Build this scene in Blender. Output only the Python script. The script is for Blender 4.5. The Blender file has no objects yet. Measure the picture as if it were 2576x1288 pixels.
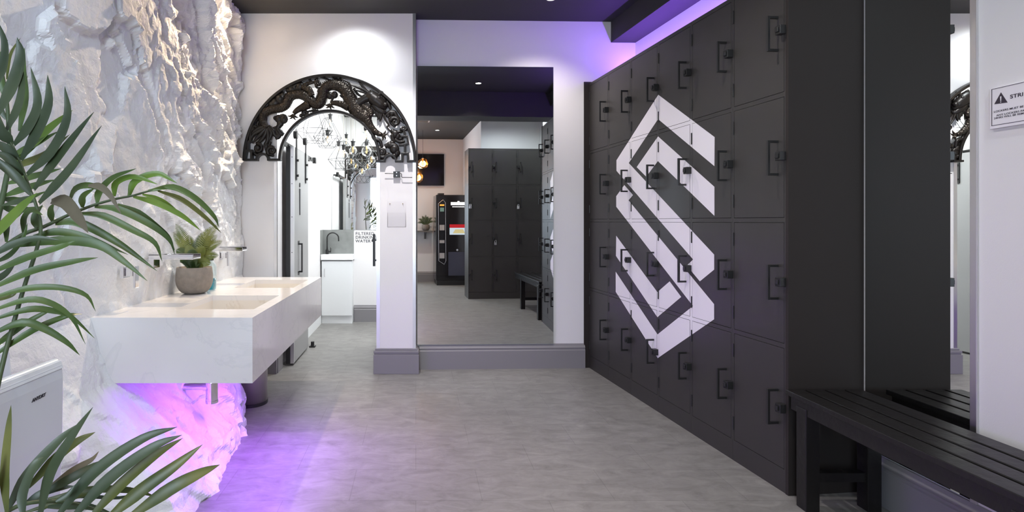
import bpy, bmesh, math, random
import numpy as np
from mathutils import Vector, Matrix, noise
from mathutils.geometry import tessellate_polygon

random.seed(7)
R = math.radians
SC = bpy.context.scene
COL = SC.collection

# ------------------------------------------------------------------ camera
F, PX, PY, EYE = 1340.0, 1046.0, 557.0, 1.3        # focal length / principal point in photo pixels, eye height
cam_d = bpy.data.cameras.new('camera')
cam = bpy.data.objects.new('camera', cam_d)
COL.objects.link(cam)
cam.location = (0, 0, EYE)
cam.rotation_euler = (R(90), 0, 0)
cam_d.sensor_fit = 'HORIZONTAL'
cam_d.sensor_width = 36.0
cam_d.lens = 36.0 * F / 2576.0
cam_d.shift_x = (1288.0 - PX) / 2576.0
cam_d.shift_y = -(644.0 - PY) / 2576.0
cam_d.clip_start = 0.02
SC.camera = cam

# ------------------------------------------------------------------ view, world
SC.view_settings.view_transform = 'Standard'
SC.view_settings.look = 'None'
SC.view_settings.exposure = 0.75
SC.view_settings.gamma = 1.0
SC.view_settings.use_curve_mapping = False
SC.display_settings.display_device = 'sRGB'
wd = bpy.data.worlds.new('world')
SC.world = wd
wd.use_nodes = True
wd.node_tree.nodes['Background'].inputs[0].default_value = (0.8, 0.85, 1.0, 1)
wd.node_tree.nodes['Background'].inputs[1].default_value = 0.0

# light levels, all in one place (watts)
PURPLE = (0.39, 0.105, 1.0)
L_COOL_FILL, L_CORR = 44.0, 42.0
L_LED_TOP, L_LED_VAN = 13.5, 5.2
L_WALLWASH, L_WARM, L_DOWN, L_AMBER = 21.0, 112.0, 42.0, 7.0


def light(name, kind, loc, energy, color=(1, 1, 1), rot=(0, 0, 0), size=0.1, size_y=None, spot=60, blend=0.6, parent=None):
    d = bpy.data.lights.new(name, kind)
    d.energy = energy
    d.color = color
    if kind == 'AREA':
        d.size = size
        if size_y:
            d.shape = 'RECTANGLE'
            d.size_y = size_y
    else:
        d.shadow_soft_size = size
        if kind == 'SPOT':
            d.spot_size = R(spot)
            d.spot_blend = blend
    o = bpy.data.objects.new(name, d)
    COL.objects.link(o)
    o.location = loc
    o.rotation_euler = rot
    if parent:
        o.parent = parent
    return o


def aim(loc, target):
    return (Vector(target) - Vector(loc)).to_track_quat('-Z', 'Y').to_euler()


# added cool fill light at the made-up window behind the camera
light('cool_fill_area', 'AREA', (-0.75, -2.06, 1.75), L_COOL_FILL, (0.68, 0.83, 1.0), (R(90), 0, 0), 1.2, 1.7)

# ------------------------------------------------------------------ materials


def new_mat(name):
    m = bpy.data.materials.new(name)
    m.use_nodes = True
    nt = m.node_tree
    b = nt.nodes['Principled BSDF']
    return m, nt, b


def mat(name, col, rough=0.5, metal=0.0, bump=0.0, bscale=60.0, var=0.0, vscale=4.0, emit=None, estr=0.0, coat=0.0, spec=0.5):
    m, nt, b = new_mat(name)
    b.inputs['Base Color'].default_value = (*col, 1)
    b.inputs['Roughness'].default_value = rough
    b.inputs['Metallic'].default_value = metal
    b.inputs['Specular IOR Level'].default_value = spec
    b.inputs['Coat Weight'].default_value = coat
    if emit:
        b.inputs['Emission Color'].default_value = (*emit, 1)
        b.inputs['Emission Strength'].default_value = estr
    tc = nt.nodes.new('ShaderNodeTexCoord')
    if var > 0:
        n = nt.nodes.new('ShaderNodeTexNoise')
        n.inputs['Scale'].default_value = vscale
        n.inputs['Detail'].default_value = 6
        r = nt.nodes.new('ShaderNodeMix')
        r.data_type = 'RGBA'
        r.inputs[6].default_value = (*[max(0, c * (1 - var)) for c in col], 1)
        r.inputs[7].default_value = (*[min(1, c * (1 + var)) for c in col], 1)
        nt.links.new(tc.outputs['Object'], n.inputs['Vector'])
        nt.links.new(n.outputs['Fac'], r.inputs[0])
        nt.links.new(r.outputs[2], b.inputs['Base Color'])
    if bump > 0:
        n2 = nt.nodes.new('ShaderNodeTexNoise')
        n2.inputs['Scale'].default_value = bscale
        n2.inputs['Detail'].default_value = 5
        bp = nt.nodes.new('ShaderNodeBump')
        bp.inputs['Strength'].default_value = bump
        bp.inputs['Distance'].default_value = 0.01
        nt.links.new(tc.outputs['Object'], n2.inputs['Vector'])
        nt.links.new(n2.outputs['Fac'], bp.inputs['Height'])
        nt.links.new(bp.outputs['Normal'], b.inputs['Normal'])
    return m


def emis(name, col, s):
    m = bpy.data.materials.new(name)
    m.use_nodes = True
    nt = m.node_tree
    nt.nodes.remove(nt.nodes['Principled BSDF'])
    e = nt.nodes.new('ShaderNodeEmission')
    e.inputs[0].default_value = (*col, 1)
    e.inputs[1].default_value = s
    nt.links.new(e.outputs[0], nt.nodes['Material Output'].inputs[0])
    return m


def clear(name, tint=(0.97, 0.99, 0.99), gloss=0.12, gcol=(1, 1, 1)):
    """thin clear glass / acrylic: see-through with a mirror sheen that grows at grazing angles"""
    m = bpy.data.materials.new(name)
    m.use_nodes = True
    nt = m.node_tree
    nt.nodes.remove(nt.nodes['Principled BSDF'])
    t = nt.nodes.new('ShaderNodeBsdfTransparent')
    t.inputs[0].default_value = (*tint, 1)
    g = nt.nodes.new('ShaderNodeBsdfGlossy')
    g.inputs[0].default_value = (*gcol, 1)
    g.inputs[1].default_value = 0.03
    lw = nt.nodes.new('ShaderNodeLayerWeight')
    lw.inputs[0].default_value = gloss
    mx = nt.nodes.new('ShaderNodeMixShader')
    nt.links.new(lw.outputs['Facing'], mx.inputs[0])
    nt.links.new(t.outputs[0], mx.inputs[1])
    nt.links.new(g.outputs[0], mx.inputs[2])
    nt.links.new(mx.outputs[0], nt.nodes['Material Output'].inputs[0])
    return m


def mat_rock():
    m, nt, b = new_mat('painted_rock')
    b.inputs['Roughness'].default_value = 0.75
    tc = nt.nodes.new('ShaderNodeTexCoord')
    n = nt.nodes.new('ShaderNodeTexNoise')
    n.inputs['Scale'].default_value = 2.2
    n.inputs['Detail'].default_value = 8
    cr = nt.nodes.new('ShaderNodeValToRGB')
    cr.color_ramp.elements[0].position = 0.3
    cr.color_ramp.elements[0].color = (0.69, 0.70, 0.71, 1)
    cr.color_ramp.elements[1].position = 0.7
    cr.color_ramp.elements[1].color = (0.79, 0.80, 0.81, 1)
    nt.links.new(tc.outputs['Object'], n.inputs['Vector'])
    nt.links.new(n.outputs['Fac'], cr.inputs[0])
    nt.links.new(cr.outputs[0], b.inputs['Base Color'])
    n1 = nt.nodes.new('ShaderNodeTexNoise')
    n1.inputs['Scale'].default_value = 22
    n1.inputs['Detail'].default_value = 9
    n1.inputs['Roughness'].default_value = 0.62
    n1.inputs['Distortion'].default_value = 0.4
    bp = nt.nodes.new('ShaderNodeBump')
    bp.inputs['Strength'].default_value = 0.55
    bp.inputs['Distance'].default_value = 0.02
    nt.links.new(tc.outputs['Object'], n1.inputs['Vector'])
    nt.links.new(n1.outputs['Fac'], bp.inputs['Height'])
    nt.links.new(bp.outputs['Normal'], b.inputs['Normal'])
    return m


def mat_floor():
    m, nt, b = new_mat('grey_vinyl_tile')
    tc = nt.nodes.new('ShaderNodeTexCoord')
    mp = nt.nodes.new('ShaderNodeMapping')
    mp.inputs['Scale'].default_value = (1.0, 2.2, 1)
    n = nt.nodes.new('ShaderNodeTexNoise')
    n.inputs['Scale'].default_value = 6.5
    n.inputs['Detail'].default_value = 12
    n.inputs['Roughness'].default_value = 0.72
    n.inputs['Distortion'].default_value = 0.7
    cr = nt.nodes.new('ShaderNodeValToRGB')
    cr.color_ramp.elements[0].position = 0.30
    cr.color_ramp.elements[0].color = (0.155, 0.150, 0.141, 1)
    cr.color_ramp.elements[1].position = 0.72
    cr.color_ramp.elements[1].color = (0.285, 0.277, 0.263, 1)
    br = nt.nodes.new('ShaderNodeTexBrick')
    br.inputs['Scale'].default_value = 1.0
    br.inputs['Brick Width'].default_value = 0.62
    br.inputs['Row Height'].default_value = 0.31
    br.inputs['Mortar Size'].default_value = 0.0015
    br.inputs['Mortar Smooth'].default_value = 0.1
    br.inputs['Color1'].default_value = (0.95, 0.95, 0.95, 1)
    br.inputs['Color2'].default_value = (1.03, 1.03, 1.03, 1)
    br.inputs['Mortar'].default_value = (0.72, 0.72, 0.72, 1)
    mul = nt.nodes.new('ShaderNodeMix')
    mul.data_type = 'RGBA'
    mul.blend_type = 'MULTIPLY'
    mul.inputs[0].default_value = 1.0
    nt.links.new(tc.outputs['Object'], mp.inputs['Vector'])
    nt.links.new(mp.outputs[0], n.inputs['Vector'])
    nt.links.new(tc.outputs['Object'], br.inputs['Vector'])
    nt.links.new(n.outputs['Fac'], cr.inputs[0])
    nt.links.new(cr.outputs[0], mul.inputs[6])
    nt.links.new(br.outputs['Color'], mul.inputs[7])
    nt.links.new(mul.outputs[2], b.inputs['Base Color'])
    b.inputs['Roughness'].default_value = 0.42
    bp = nt.nodes.new('ShaderNodeBump')
    bp.inputs['Strength'].default_value = 0.12
    bp.inputs['Distance'].default_value = 0.004
    nt.links.new(n.outputs['Fac'], bp.inputs['Height'])
    nt.links.new(bp.outputs['Normal'], b.inputs['Normal'])
    return m


def mat_marble(name, base, vein, rough=0.12):
    m, nt, b = new_mat(name)
    tc = nt.nodes.new('ShaderNodeTexCoord')
    n = nt.nodes.new('ShaderNodeTexNoise')
    n.inputs['Scale'].default_value = 1.6
    n.inputs['Detail'].default_value = 10
    n.inputs['Roughness'].default_value = 0.6
    n.inputs['Distortion'].default_value = 1.2
    cr = nt.nodes.new('ShaderNodeValToRGB')
    e = cr.color_ramp.elements
    e[0].position = 0.47
    e[0].color = (*base, 1)
    e[1].position = 0.53
    e[1].color = (*base, 1)
    k = e.new(0.497)
    k.color = (*vein, 1)
    k2 = e.new(0.487)
    k2.color = (*base, 1)
    nt.links.new(tc.outputs['Object'], n.inputs['Vector'])
    nt.links.new(n.outputs['Fac'], cr.inputs[0])
    nt.links.new(cr.outputs[0], b.inputs['Base Color'])
    b.inputs['Roughness'].default_value = rough
    return m


def mat_leaf(name, c0, c1, rough=0.4):
    m, nt, b = new_mat(name)
    tc = nt.nodes.new('ShaderNodeTexCoord')
    n = nt.nodes.new('ShaderNodeTexNoise')
    n.inputs['Scale'].default_value = 7
    n.inputs['Detail'].default_value = 4
    cr = nt.nodes.new('ShaderNodeValToRGB')
    cr.color_ramp.elements[0].position = 0.35
    cr.color_ramp.elements[0].color = (*c0, 1)
    cr.color_ramp.elements[1].position = 0.7
    cr.color_ramp.elements[1].color = (*c1, 1)
    nt.links.new(tc.outputs['Object'], n.inputs['Vector'])
    nt.links.new(n.outputs['Fac'], cr.inputs[0])
    nt.links.new(cr.outputs[0], b.inputs['Base Color'])
    b.inputs['Roughness'].default_value = rough
    return m


def mat_carved():
    m, nt, b = new_mat('carved_black_wood')
    tc = nt.nodes.new('ShaderNodeTexCoord')
    v = nt.nodes.new('ShaderNodeTexVoronoi')
    v.inputs['Scale'].default_value = 75
    bp = nt.nodes.new('ShaderNodeBump')
    bp.inputs['Strength'].default_value = 0.65
    bp.inputs['Distance'].default_value = 0.006
    nt.links.new(tc.outputs['Object'], v.inputs['Vector'])
    nt.links.new(v.outputs['Distance'], bp.inputs['Height'])
    nt.links.new(bp.outputs['Normal'], b.inputs['Normal'])
    b.inputs['Base Color'].default_value = (0.010, 0.0075, 0.006, 1)
    b.inputs['Roughness'].default_value = 0.36
    b.inputs['Specular IOR Level'].default_value = 0.35
    b.inputs['Specular Tint'].default_value = (1.0, 0.88, 0.75, 1)
    return m


M = dict(
    wall=mat('white_wall_paint', (0.80, 0.785, 0.785), 0.7, bump=0.05, bscale=180),
    ceil=mat('black_ceiling_paint', (0.029, 0.0285, 0.0285), 0.75, bump=0.03, bscale=120),
    base=mat('grey_skirting_paint', (0.235, 0.225, 0.235), 0.45),
    rock=mat_rock(), floor=mat_floor(),
    marble=mat_marble('white_marble', (0.74, 0.725, 0.72), (0.69, 0.68, 0.68)),
    marble_b=mat_marble('cream_marble', (0.74, 0.70, 0.64), (0.68, 0.63, 0.56), 0.25),
    locker=mat('black_locker_paint', (0.038, 0.035, 0.032), 0.42, var=0.08, vscale=9),
    black=mat('black_panel', (0.034, 0.029, 0.027), 0.5, spec=0.12),
    bmetal=mat('black_metal', (0.018, 0.018, 0.018), 0.4),
    gap=mat('dark_gap', (0.012, 0.012, 0.012), 0.9),
    vinyl=mat('white_vinyl', (0.86, 0.83, 0.86), 0.45),
    chrome=mat('chrome', (0.88, 0.88, 0.9), 0.08, 1.0),
    alu=mat('aluminium_trim', (0.72, 0.71, 0.72), 0.32, 1.0),
    steel=mat('brushed_steel', (0.42, 0.39, 0.36), 0.38, 0.6),
    mirror=mat('mirror_glass', (0.86, 0.885, 0.875), 0.0, 1.0),
    mirror_e=mat('mirror_edge', (0.35, 0.42, 0.40), 0.3),
    carved=mat_carved(),
    carved_s=mat('carved_smooth_wood', (0.010, 0.0078, 0.0065), 0.36, spec=0.3),
    concrete=mat('concrete_pot', (0.235, 0.205, 0.175), 0.85, bump=0.3, bscale=80, var=0.25, vscale=35),
    soil=mat('soil', (0.03, 0.022, 0.015), 0.95, bump=0.6, bscale=90),
    palm=mat_leaf('palm_leaf', (0.036, 0.075, 0.016), (0.095, 0.155, 0.038)),
    palm_d=mat_leaf('palm_leaf_dark', (0.024, 0.044, 0.020), (0.056, 0.082, 0.038)),
    palm_y=mat_leaf('palm_leaf_olive', (0.040, 0.062, 0.012), (0.14, 0.15, 0.035)),
    palm_b=mat_leaf('palm_leaf_bright', (0.075, 0.150, 0.015), (0.14, 0.23, 0.03)),
    palm_dry=mat_leaf('palm_leaf_dry', (0.10, 0.088, 0.055), (0.16, 0.14, 0.095), 0.6),
    stem=mat('palm_stem', (0.055, 0.085, 0.035), 0.5),
    fern=mat_leaf('fern_leaf', (0.075, 0.115, 0.012), (0.24, 0.25, 0.045)),
    fern_d=mat_leaf('fern_leaf_dark', (0.03, 0.06, 0.012), (0.075, 0.11, 0.02)),
    glass=clear('bulb_glass', (0.90, 0.92, 0.92), 0.22), acrylic=clear('clear_acrylic', (0.988, 0.986, 0.988), 0.012),
    bottle=clear('bottle_glass', (0.88, 0.95, 0.95), 0.25),
    liquid=clear('turquoise_soap', (0.02, 0.50, 0.60), 0.15),
    dryer=mat('white_plastic', (0.62, 0.66, 0.70), 0.22, coat=0.3),
    ink=mat('dark_ink', (0.045, 0.035, 0.05), 0.6),
    textb=mat('black_lettering', (0.03, 0.03, 0.035), 0.5),
    doorgrey=mat('grey_door_paint', (0.36, 0.36, 0.36), 0.5),
    splash=mat('concrete_tile', (0.24, 0.25, 0.24), 0.5, var=0.25, vscale=14),
    cab=mat('white_laminate', (0.82, 0.84, 0.85), 0.35),
    ceramic=mat('white_ceramic', (0.88, 0.89, 0.90), 0.15),
    filament=emis('warm_filament', (1.0, 0.55, 0.22), 3.0),
    spotlamp=emis('downlight_lamp', (1.0, 0.95, 0.9), 14.0),
    spotwarm=emis('downlight_lamp_warm', (1.0, 0.72, 0.42), 14.0),
    purple=emis('purple_led', PURPLE, 8.0),
    cool_pane=emis('cool_fill_pane', (0.78, 0.88, 1.0), 2.2),
    amber=clear('amber_glass', (1.0, 0.62, 0.22), 0.25, (1.0, 0.8, 0.5)),
    amberlamp=emis('amber_lamp', (1.0, 0.62, 0.20), 10.0),
    cord=mat('cord', (0.30, 0.28, 0.22), 0.6), wire=mat('cage_wire', (0.03, 0.03, 0.03), 0.45),
    tv=mat('tv_screen', (0.014, 0.013, 0.015), 0.12),
    glow=emis('lit_sign', (1.0, 0.97, 0.95), 1.6),
    red=emis('screen_red', (0.65, 0.03, 0.04), 0.5),
    scrw=emis('screen_white', (0.75, 0.85, 0.95), 0.55),
    scry=emis('screen_cream', (0.85, 0.70, 0.35), 0.5),
    screeng=emis('small_display', (0.35, 0.5, 0.42), 0.3),
    orange=emis('orange_display', (1.0, 0.35, 0.06), 1.1),
    sticker=mat('sticker', (0.42, 0.40, 0.39), 0.6),
    panelblue=mat('dull_blue_panel', (0.045, 0.047, 0.075), 0.4),
    bench=mat('black_bench_wood', (0.011, 0.010, 0.0097), 0.36, bump=0.2, bscale=30, spec=0.35),
    brass=mat('brass_screw', (0.25, 0.17, 0.10), 0.4, 0.8),
    wood=mat('grey_shelf', (0.16, 0.155, 0.15), 0.5),
)

# ------------------------------------------------------------------ mesh helpers


class MB:
    """collects shapes and links them as ONE mesh object"""

    def __init__(self):
        self.v, self.f = [], []

    def add(self, vs, fs):
        o = len(self.v)
        self.v += [tuple(p) for p in vs]
        self.f += [tuple(i + o for i in f) for f in fs]
        return self

    def box(self, x0, x1, y0, y1, z0, z1, T=None):
        vs = [Vector(p) for p in ((x0, y0, z0), (x1, y0, z0), (x1, y1, z0), (x0, y1, z0), (x0, y0, z1), (x1, y0, z1), (x1, y1, z1), (x0, y1, z1))]
        if T:
            vs = [T @ p for p in vs]
        return self.add(vs, ((0, 3, 2, 1), (4, 5, 6, 7), (0, 1, 5, 4), (1, 2, 6, 5), (2, 3, 7, 6), (3, 0, 4, 7)))

    def prism(self, poly, a, b, axis='Y', T=None):
        """poly in the two other axes, extruded from a to b along axis"""
        n = len(poly)

        def P(p, t):
            if axis == 'Y':
                q = Vector((p[0], t, p[1]))
            elif axis == 'Z':
                q = Vector((p[0], p[1], t))
            else:
                q = Vector((t, p[0], p[1]))
            return T @ q if T else q
        vs = [P(p, a) for p in poly] + [P(p, b) for p in poly]
        fs = [(i, (i + 1) % n, n + (i + 1) % n, n + i) for i in range(n)]
        tri = tessellate_polygon([[Vector((p[0], p[1], 0)) for p in poly]])
        fs += [tuple(t) for t in tri] + [tuple(n + i for i in reversed(t)) for t in tri]
        return self.add(vs, fs)

    def tube(self, pts, rad, n=8, flat=None, cap=True, closed=False):
        """swept tube; flat=(axis vector, factor) squashes it along that axis"""
        pts = [Vector(p) for p in pts]
        k = len(pts)
        if not hasattr(rad, '__len__'):
            rad = [rad] * k
        tang = []
        for i in range(k):
            if closed:
                t = pts[(i + 1) % k] - pts[i - 1]
            else:
                t = pts[min(i + 1, k - 1)] - pts[max(i - 1, 0)]
            tang.append(t.normalized() if t.length > 1e-9 else Vector((0, 0, 1)))
        up = Vector((0, 0, 1)) if abs(tang[0].z) < 0.9 else Vector((0, 1, 0))
        nrm = (up - tang[0] * up.dot(tang[0])).normalized()
        vs = []
        for i in range(k):
            nrm = (nrm - tang[i] * nrm.dot(tang[i]))
            nrm = nrm.normalized() if nrm.length > 1e-9 else tang[i].orthogonal().normalized()
            bi = tang[i].cross(nrm)
            for j in range(n):
                a = 2 * math.pi * j / n
                d = (nrm * math.cos(a) + bi * math.sin(a)) * rad[i]
                if flat:
                    ax = Vector(flat[0])
                    d -= ax * d.dot(ax) * (1 - flat[1])
                vs.append(pts[i] + d)
        fs = []
        for i in range(k if closed else k - 1):
            i2 = (i + 1) % k
            for j in range(n):
                fs.append((i * n + j, i * n + (j + 1) % n, i2 * n + (j + 1) % n, i2 * n + j))
        if cap and not closed:
            fs.append(tuple(reversed(range(n))))
            fs.append(tuple(range((k - 1) * n, k * n)))
        return self.add(vs, fs)

    def cyl(self, p0, p1, r0, r1=None, n=20):
        return self.tube([p0, p1], [r0, r0 if r1 is None else r1], n)

    def lathe(self, prof, c, n=32, caps=True):
        """profile of (r, z) around the vertical through c"""
        vs, fs = [], []
        m = len(prof)
        for r, z in prof:
            for j in range(n):
                a = 2 * math.pi * j / n
                vs.append((c[0] + r * math.cos(a), c[1] + r * math.sin(a), c[2] + z))
        for i in range(m - 1):
            for j in range(n):
                fs.append((i * n + j, i * n + (j + 1) % n, (i + 1) * n + (j + 1) % n, (i + 1) * n + j))
        if caps and prof[0][0] > 1e-5:
            fs.append(tuple(reversed(range(n))))
        if caps and prof[-1][0] > 1e-5:
            fs.append(tuple(range((m - 1) * n, m * n)))
        return self.add(vs, fs)

    def ball(self, c, r, n=14, sq=(1, 1, 1)):
        vs, fs = [], []
        m = n // 2 + 1
        for i in range(m + 1):
            th = math.pi * i / m
            for j in range(n):
                a = 2 * math.pi * j / n
                vs.append((c[0] + r * sq[0] * math.sin(th) * math.cos(a), c[1] + r * sq[1] * math.sin(th) * math.sin(a), c[2] + r * sq[2] * math.cos(th)))
        for i in range(m):
            for j in range(n):
                fs.append((i * n + j, (i + 1) * n + j, (i + 1) * n + (j + 1) % n, i * n + (j + 1) % n))
        return self.add(vs, fs)

    def cone(self, p0, p1, r, n=6):
        return self.tube([p0, p1], [r, r * 0.05], n)

    def leaf(self, pts, w, fold=0.25, segs=10, up=Vector((0, -0.5, 0.85)), prof=None, twist=0.0):
        """long leaflet through pts with a midrib fold and a tapering outline"""
        P = spline(pts, segs)
        k = len(P)
        vs, fs = [], []
        for i, p in enumerate(P):
            t = i / (k - 1)
            tg = (P[min(i + 1, k - 1)] - P[max(i - 1, 0)]).normalized()
            sd = tg.cross(up)
            sd = sd.normalized() if sd.length > 1e-6 else Vector((1, 0, 0))
            if twist:
                sd = Matrix.Rotation(twist * t, 3, tg) @ sd
            nn = sd.cross(tg)
            ww = w * (prof(t) if prof else (min(1.0, 0.35 + t * 2.6) * (1 - t ** 3.2) + 0.02))
            vs += [p - sd * ww + nn * ww * fold, p, p + sd * ww + nn * ww * fold]
        for i in range(k - 1):
            a = i * 3
            fs += [(a, a + 1, a + 4, a + 3), (a + 1, a + 2, a + 5, a + 4)]
        return self.add(vs, fs)

    def build(self, name, m, parent=None, loc=None, smooth=False, bevel=0.0, rot=None, solid=0.0, sub=0):
        me = bpy.data.meshes.new(name)
        me.from_pydata(self.v, [], self.f)
        me.validate()
        bm = bmesh.new()
        bm.from_mesh(me)
        bmesh.ops.recalc_face_normals(bm, faces=bm.faces)
        bm.to_mesh(me)
        bm.free()
        me.materials.append(m)
        if smooth:
            for p in me.polygons:
                p.use_smooth = True
        o = bpy.data.objects.new(name, me)
        COL.objects.link(o)
        if loc:
            o.location = loc
        if rot:
            o.rotation_euler = rot
        if parent:
            o.parent = parent
        if solid:
            md = o.modifiers.new('thick', 'SOLIDIFY')
            md.thickness = solid
            md.offset = 0
        if bevel:
            md = o.modifiers.new('bev', 'BEVEL')
            md.width = bevel
            md.segments = 2
            md.limit_method = 'ANGLE'
            md.angle_limit = R(40)
        if sub:
            md = o.modifiers.new('sub', 'SUBSURF')
            md.levels = md.render_levels = sub
        return o


def spline(pts, segs=8):
    """Catmull-Rom through pts"""
    P = [Vector(p) for p in pts]
    if len(P) == 2:
        return [P[0].lerp(P[1], i / segs) for i in range(segs + 1)]
    Q = [P[0] * 2 - P[1]] + P + [P[-1] * 2 - P[-2]]
    out = []
    per = max(2, int(math.ceil(segs / (len(P) - 1))))
    for i in range(1, len(Q) - 2):
        for s in range(per):
            t = s / per
            a, b, c, d = Q[i - 1], Q[i], Q[i + 1], Q[i + 2]
            out.append(0.5 * ((2 * b) + (c - a) * t + (2 * a - 5 * b + 4 * c - d) * t * t + (3 * b - a - 3 * c + d) * t ** 3))
    out.append(P[-1])
    return out


def lerplist(vals, k):
    n = len(vals) - 1
    r = []
    for i in range(k):
        t = i / (k - 1) * n
        j = min(int(t), n - 1)
        r.append(vals[j] + (vals[j + 1] - vals[j]) * (t - j))
    return r


def at(x, y, Y):
    """the place seen at photo pixel (x, y) at distance Y from the camera plane"""
    return Vector(((x - PX) / F * Y, Y, EYE - (y - PY) / F * Y))


def atX(x, y, X):
    """the place seen at photo pixel (x, y) on the vertical plane at X"""
    Y = F * X / (x - PX)
    return Vector((X, Y, EYE - (y - PY) / F * Y))


def tag(o, label, cat, group=None):
    o['label'] = label
    o['category'] = cat
    if group:
        o['group'] = group
    return o


def thing(name, label, cat, loc=(0, 0, 0), rz=0.0, group=None):
    o = bpy.data.objects.new(name, None)
    COL.objects.link(o)
    o.location = loc
    o.rotation_euler = (0, 0, rz)
    o.empty_display_size = 0.1
    return tag(o, label, cat, group)


def struct(o, label=None):
    o['kind'] = 'structure'
    if label:
        o['label'] = label
        o['category'] = 'setting'
    return o


def local(o, p):
    """world point -> local coordinates of an Empty that carries only a place and a turn about z"""
    return Matrix.Rotation(-o.rotation_euler.z, 3, 'Z') @ (Vector(p) - o.location)


def dup(root, loc, label=None, group=None, rz=None):
    r = root.copy()
    COL.objects.link(r)
    r.location = loc
    if rz is not None:
        r.rotation_euler = (0, 0, rz)
    if label:
        r['label'] = label
    if group:
        r['group'] = group
    for ch in list(root.children):
        c = ch.copy()
        COL.objects.link(c)
        c.parent = r
        for g in list(ch.children):
            d = g.copy()
            COL.objects.link(d)
            d.parent = c
    return r


def text(name, body, size, m, loc, rot, parent=None, bold=0.0, depth=0.0008, align='LEFT', shear=0.0, sx=1.0, spacing=1.0, line=1.0):
    cu = bpy.data.curves.new('lettering', 'FONT')
    cu.body = body
    cu.size = size
    cu.extrude = depth
    cu.offset = bold
    cu.align_x = align
    cu.shear = shear
    cu.space_character = spacing
    cu.space_line = line
    t = bpy.data.objects.new('lettering', cu)
    COL.objects.link(t)
    dg = bpy.context.evaluated_depsgraph_get()
    me = bpy.data.meshes.new_from_object(t.evaluated_get(dg))
    bpy.data.objects.remove(t)
    bpy.data.curves.remove(cu)
    me.materials.clear()
    me.materials.append(m)
    if sx != 1.0:
        for v in me.vertices:
            v.co.x *= sx
    o = bpy.data.objects.new(name, me)
    COL.objects.link(o)
    o.location = loc
    o.rotation_euler = rot
    if parent:
        o.parent = parent
    return o


# ------------------------------------------------------------------ the room shell
CEIL = 3.08
YA = 4.56            # face of the arched wall
YB = 6.92            # back wall of the corridor behind the arch
XR = 2.155           # right wall with the narrow mirror

# mirror wall: slightly turned, through (0, 4.70)
TILT = math.atan(0.029)
MW = Matrix.Translation((0.0, 4.70, 0)) @ Matrix.Rotation(TILT, 4, 'Z')     # local x along the wall, local -y into the room


def unmirror(p):
    """real place of something seen in the big back mirror at virtual place p"""
    n = Vector((math.sin(TILT), -math.cos(TILT), 0))
    o = Vector((0, 4.68, 0))
    p = Vector(p)
    return p - n * (2 * (p - o).dot(n))


struct(MB().box(-2.4, 3.4, -2.5, 7.2, -0.06, 0).build('floor', M['floor']))
struct(MB().box(-2.4, 3.4, -2.5, 7.2, CEIL, CEIL + 0.06).build('ceiling', M['ceil']))

# arched wall: doorway with straight jambs closing in a round head behind the carved arch
AX, AZ = -0.737, 1.814           # centre of the arch
JL, JR = -1.188, -0.333


def arch_profile(rad, n=40):
    out = []
    zl = AZ + math.sqrt(rad ** 2 - (JL - AX) ** 2)
    zr = AZ + math.sqrt(rad ** 2 - (JR - AX) ** 2)
    a0 = math.atan2(zl - AZ, JL - AX)
    a1 = math.atan2(zr - AZ, JR - AX)
    for i in range(n + 1):
        a = a0 + (a1 - a0) * i / n
        out.append((AX + rad * math.cos(a), AZ + rad * math.sin(a)))
    return out


ap = arch_profile(0.70)
poly = [(-1.75, 0), (JL, 0)] + ap + [(JR, 0), (0.0, 0), (0.0, CEIL), (-1.75, CEIL)]
struct(MB().prism(poly, YA, YA + 0.17).build('wall_back', M['wall']))
# dark rear face of that wall (seen in the corridor mirror)
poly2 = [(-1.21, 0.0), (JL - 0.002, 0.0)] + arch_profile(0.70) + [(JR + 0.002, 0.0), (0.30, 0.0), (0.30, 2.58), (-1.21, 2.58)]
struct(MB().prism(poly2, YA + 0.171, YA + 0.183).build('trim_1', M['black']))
# aluminium corner beads on the jambs and on the free edge of the pier
for i, (x0, x1, y0, y1, z1) in enumerate(((JL - 0.026, JL + 0.002, YA - 0.003, YA + 0.02, AZ), (JR - 0.002, JR + 0.026, YA - 0.003, YA + 0.03, AZ),
                                          (-0.026, 0.003, YA - 0.003, YA + 0.14, CEIL))):
    b = MB().box(x0, x1, y0, y0 + 0.003, 0.2, z1)
    xe = x1 if i != 1 else x0
    b.box(min(xe, xe - 0.002), max(xe, xe - 0.002), y0, y1, 0.2, z1)
    struct(b.build('trim_%d' % (i + 2), M['alu']))

# mirror wall
struct(MB().box(-0.1, 2.4, 0.0, 0.12, 0, CEIL, MW).build('wall_back_right', M['wall']))
# pier side closing the recess
struct(MB().box(-0.06, 0.0, YA + 0.16, 4.85, 0, CEIL).build('wall_pier', M['wall']))

# right wall behind the lockers, then the stretch with the narrow mirror
LO = Vector((1.766, 2.54, 0))              # near foot corner of the locker front
LANG = math.atan2(0.9948, -0.102)
LM = Matrix.Translation(LO) @ Matrix.Rotation(LANG, 4, 'Z')     # local x runs away along the lockers, local y into the room
LW, LD, LH = 0.367, 0.415, 2.525
struct(MB().box(0.0, 2.6, -LD - 0.14, -LD - 0.005, 0, CEIL, LM).build('wall_right', M['wall']))
struct(MB().box(XR, XR + 0.50, 1.28, 2.585, 0, CEIL).build('wall_right_front', M['wall']))
struct(MB().box(2.46, 2.60, 0.0, 1.28, 0, CEIL).build('wall_right_rear', M['wall']))
# boxed beam along the ceiling over the lockers
struct(MB().box(-0.6, 2.5, -LD - 0.004, -0.20, 2.895, CEIL - 0.001, LM).build('ceiling_beam', M['ceil']))
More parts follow.
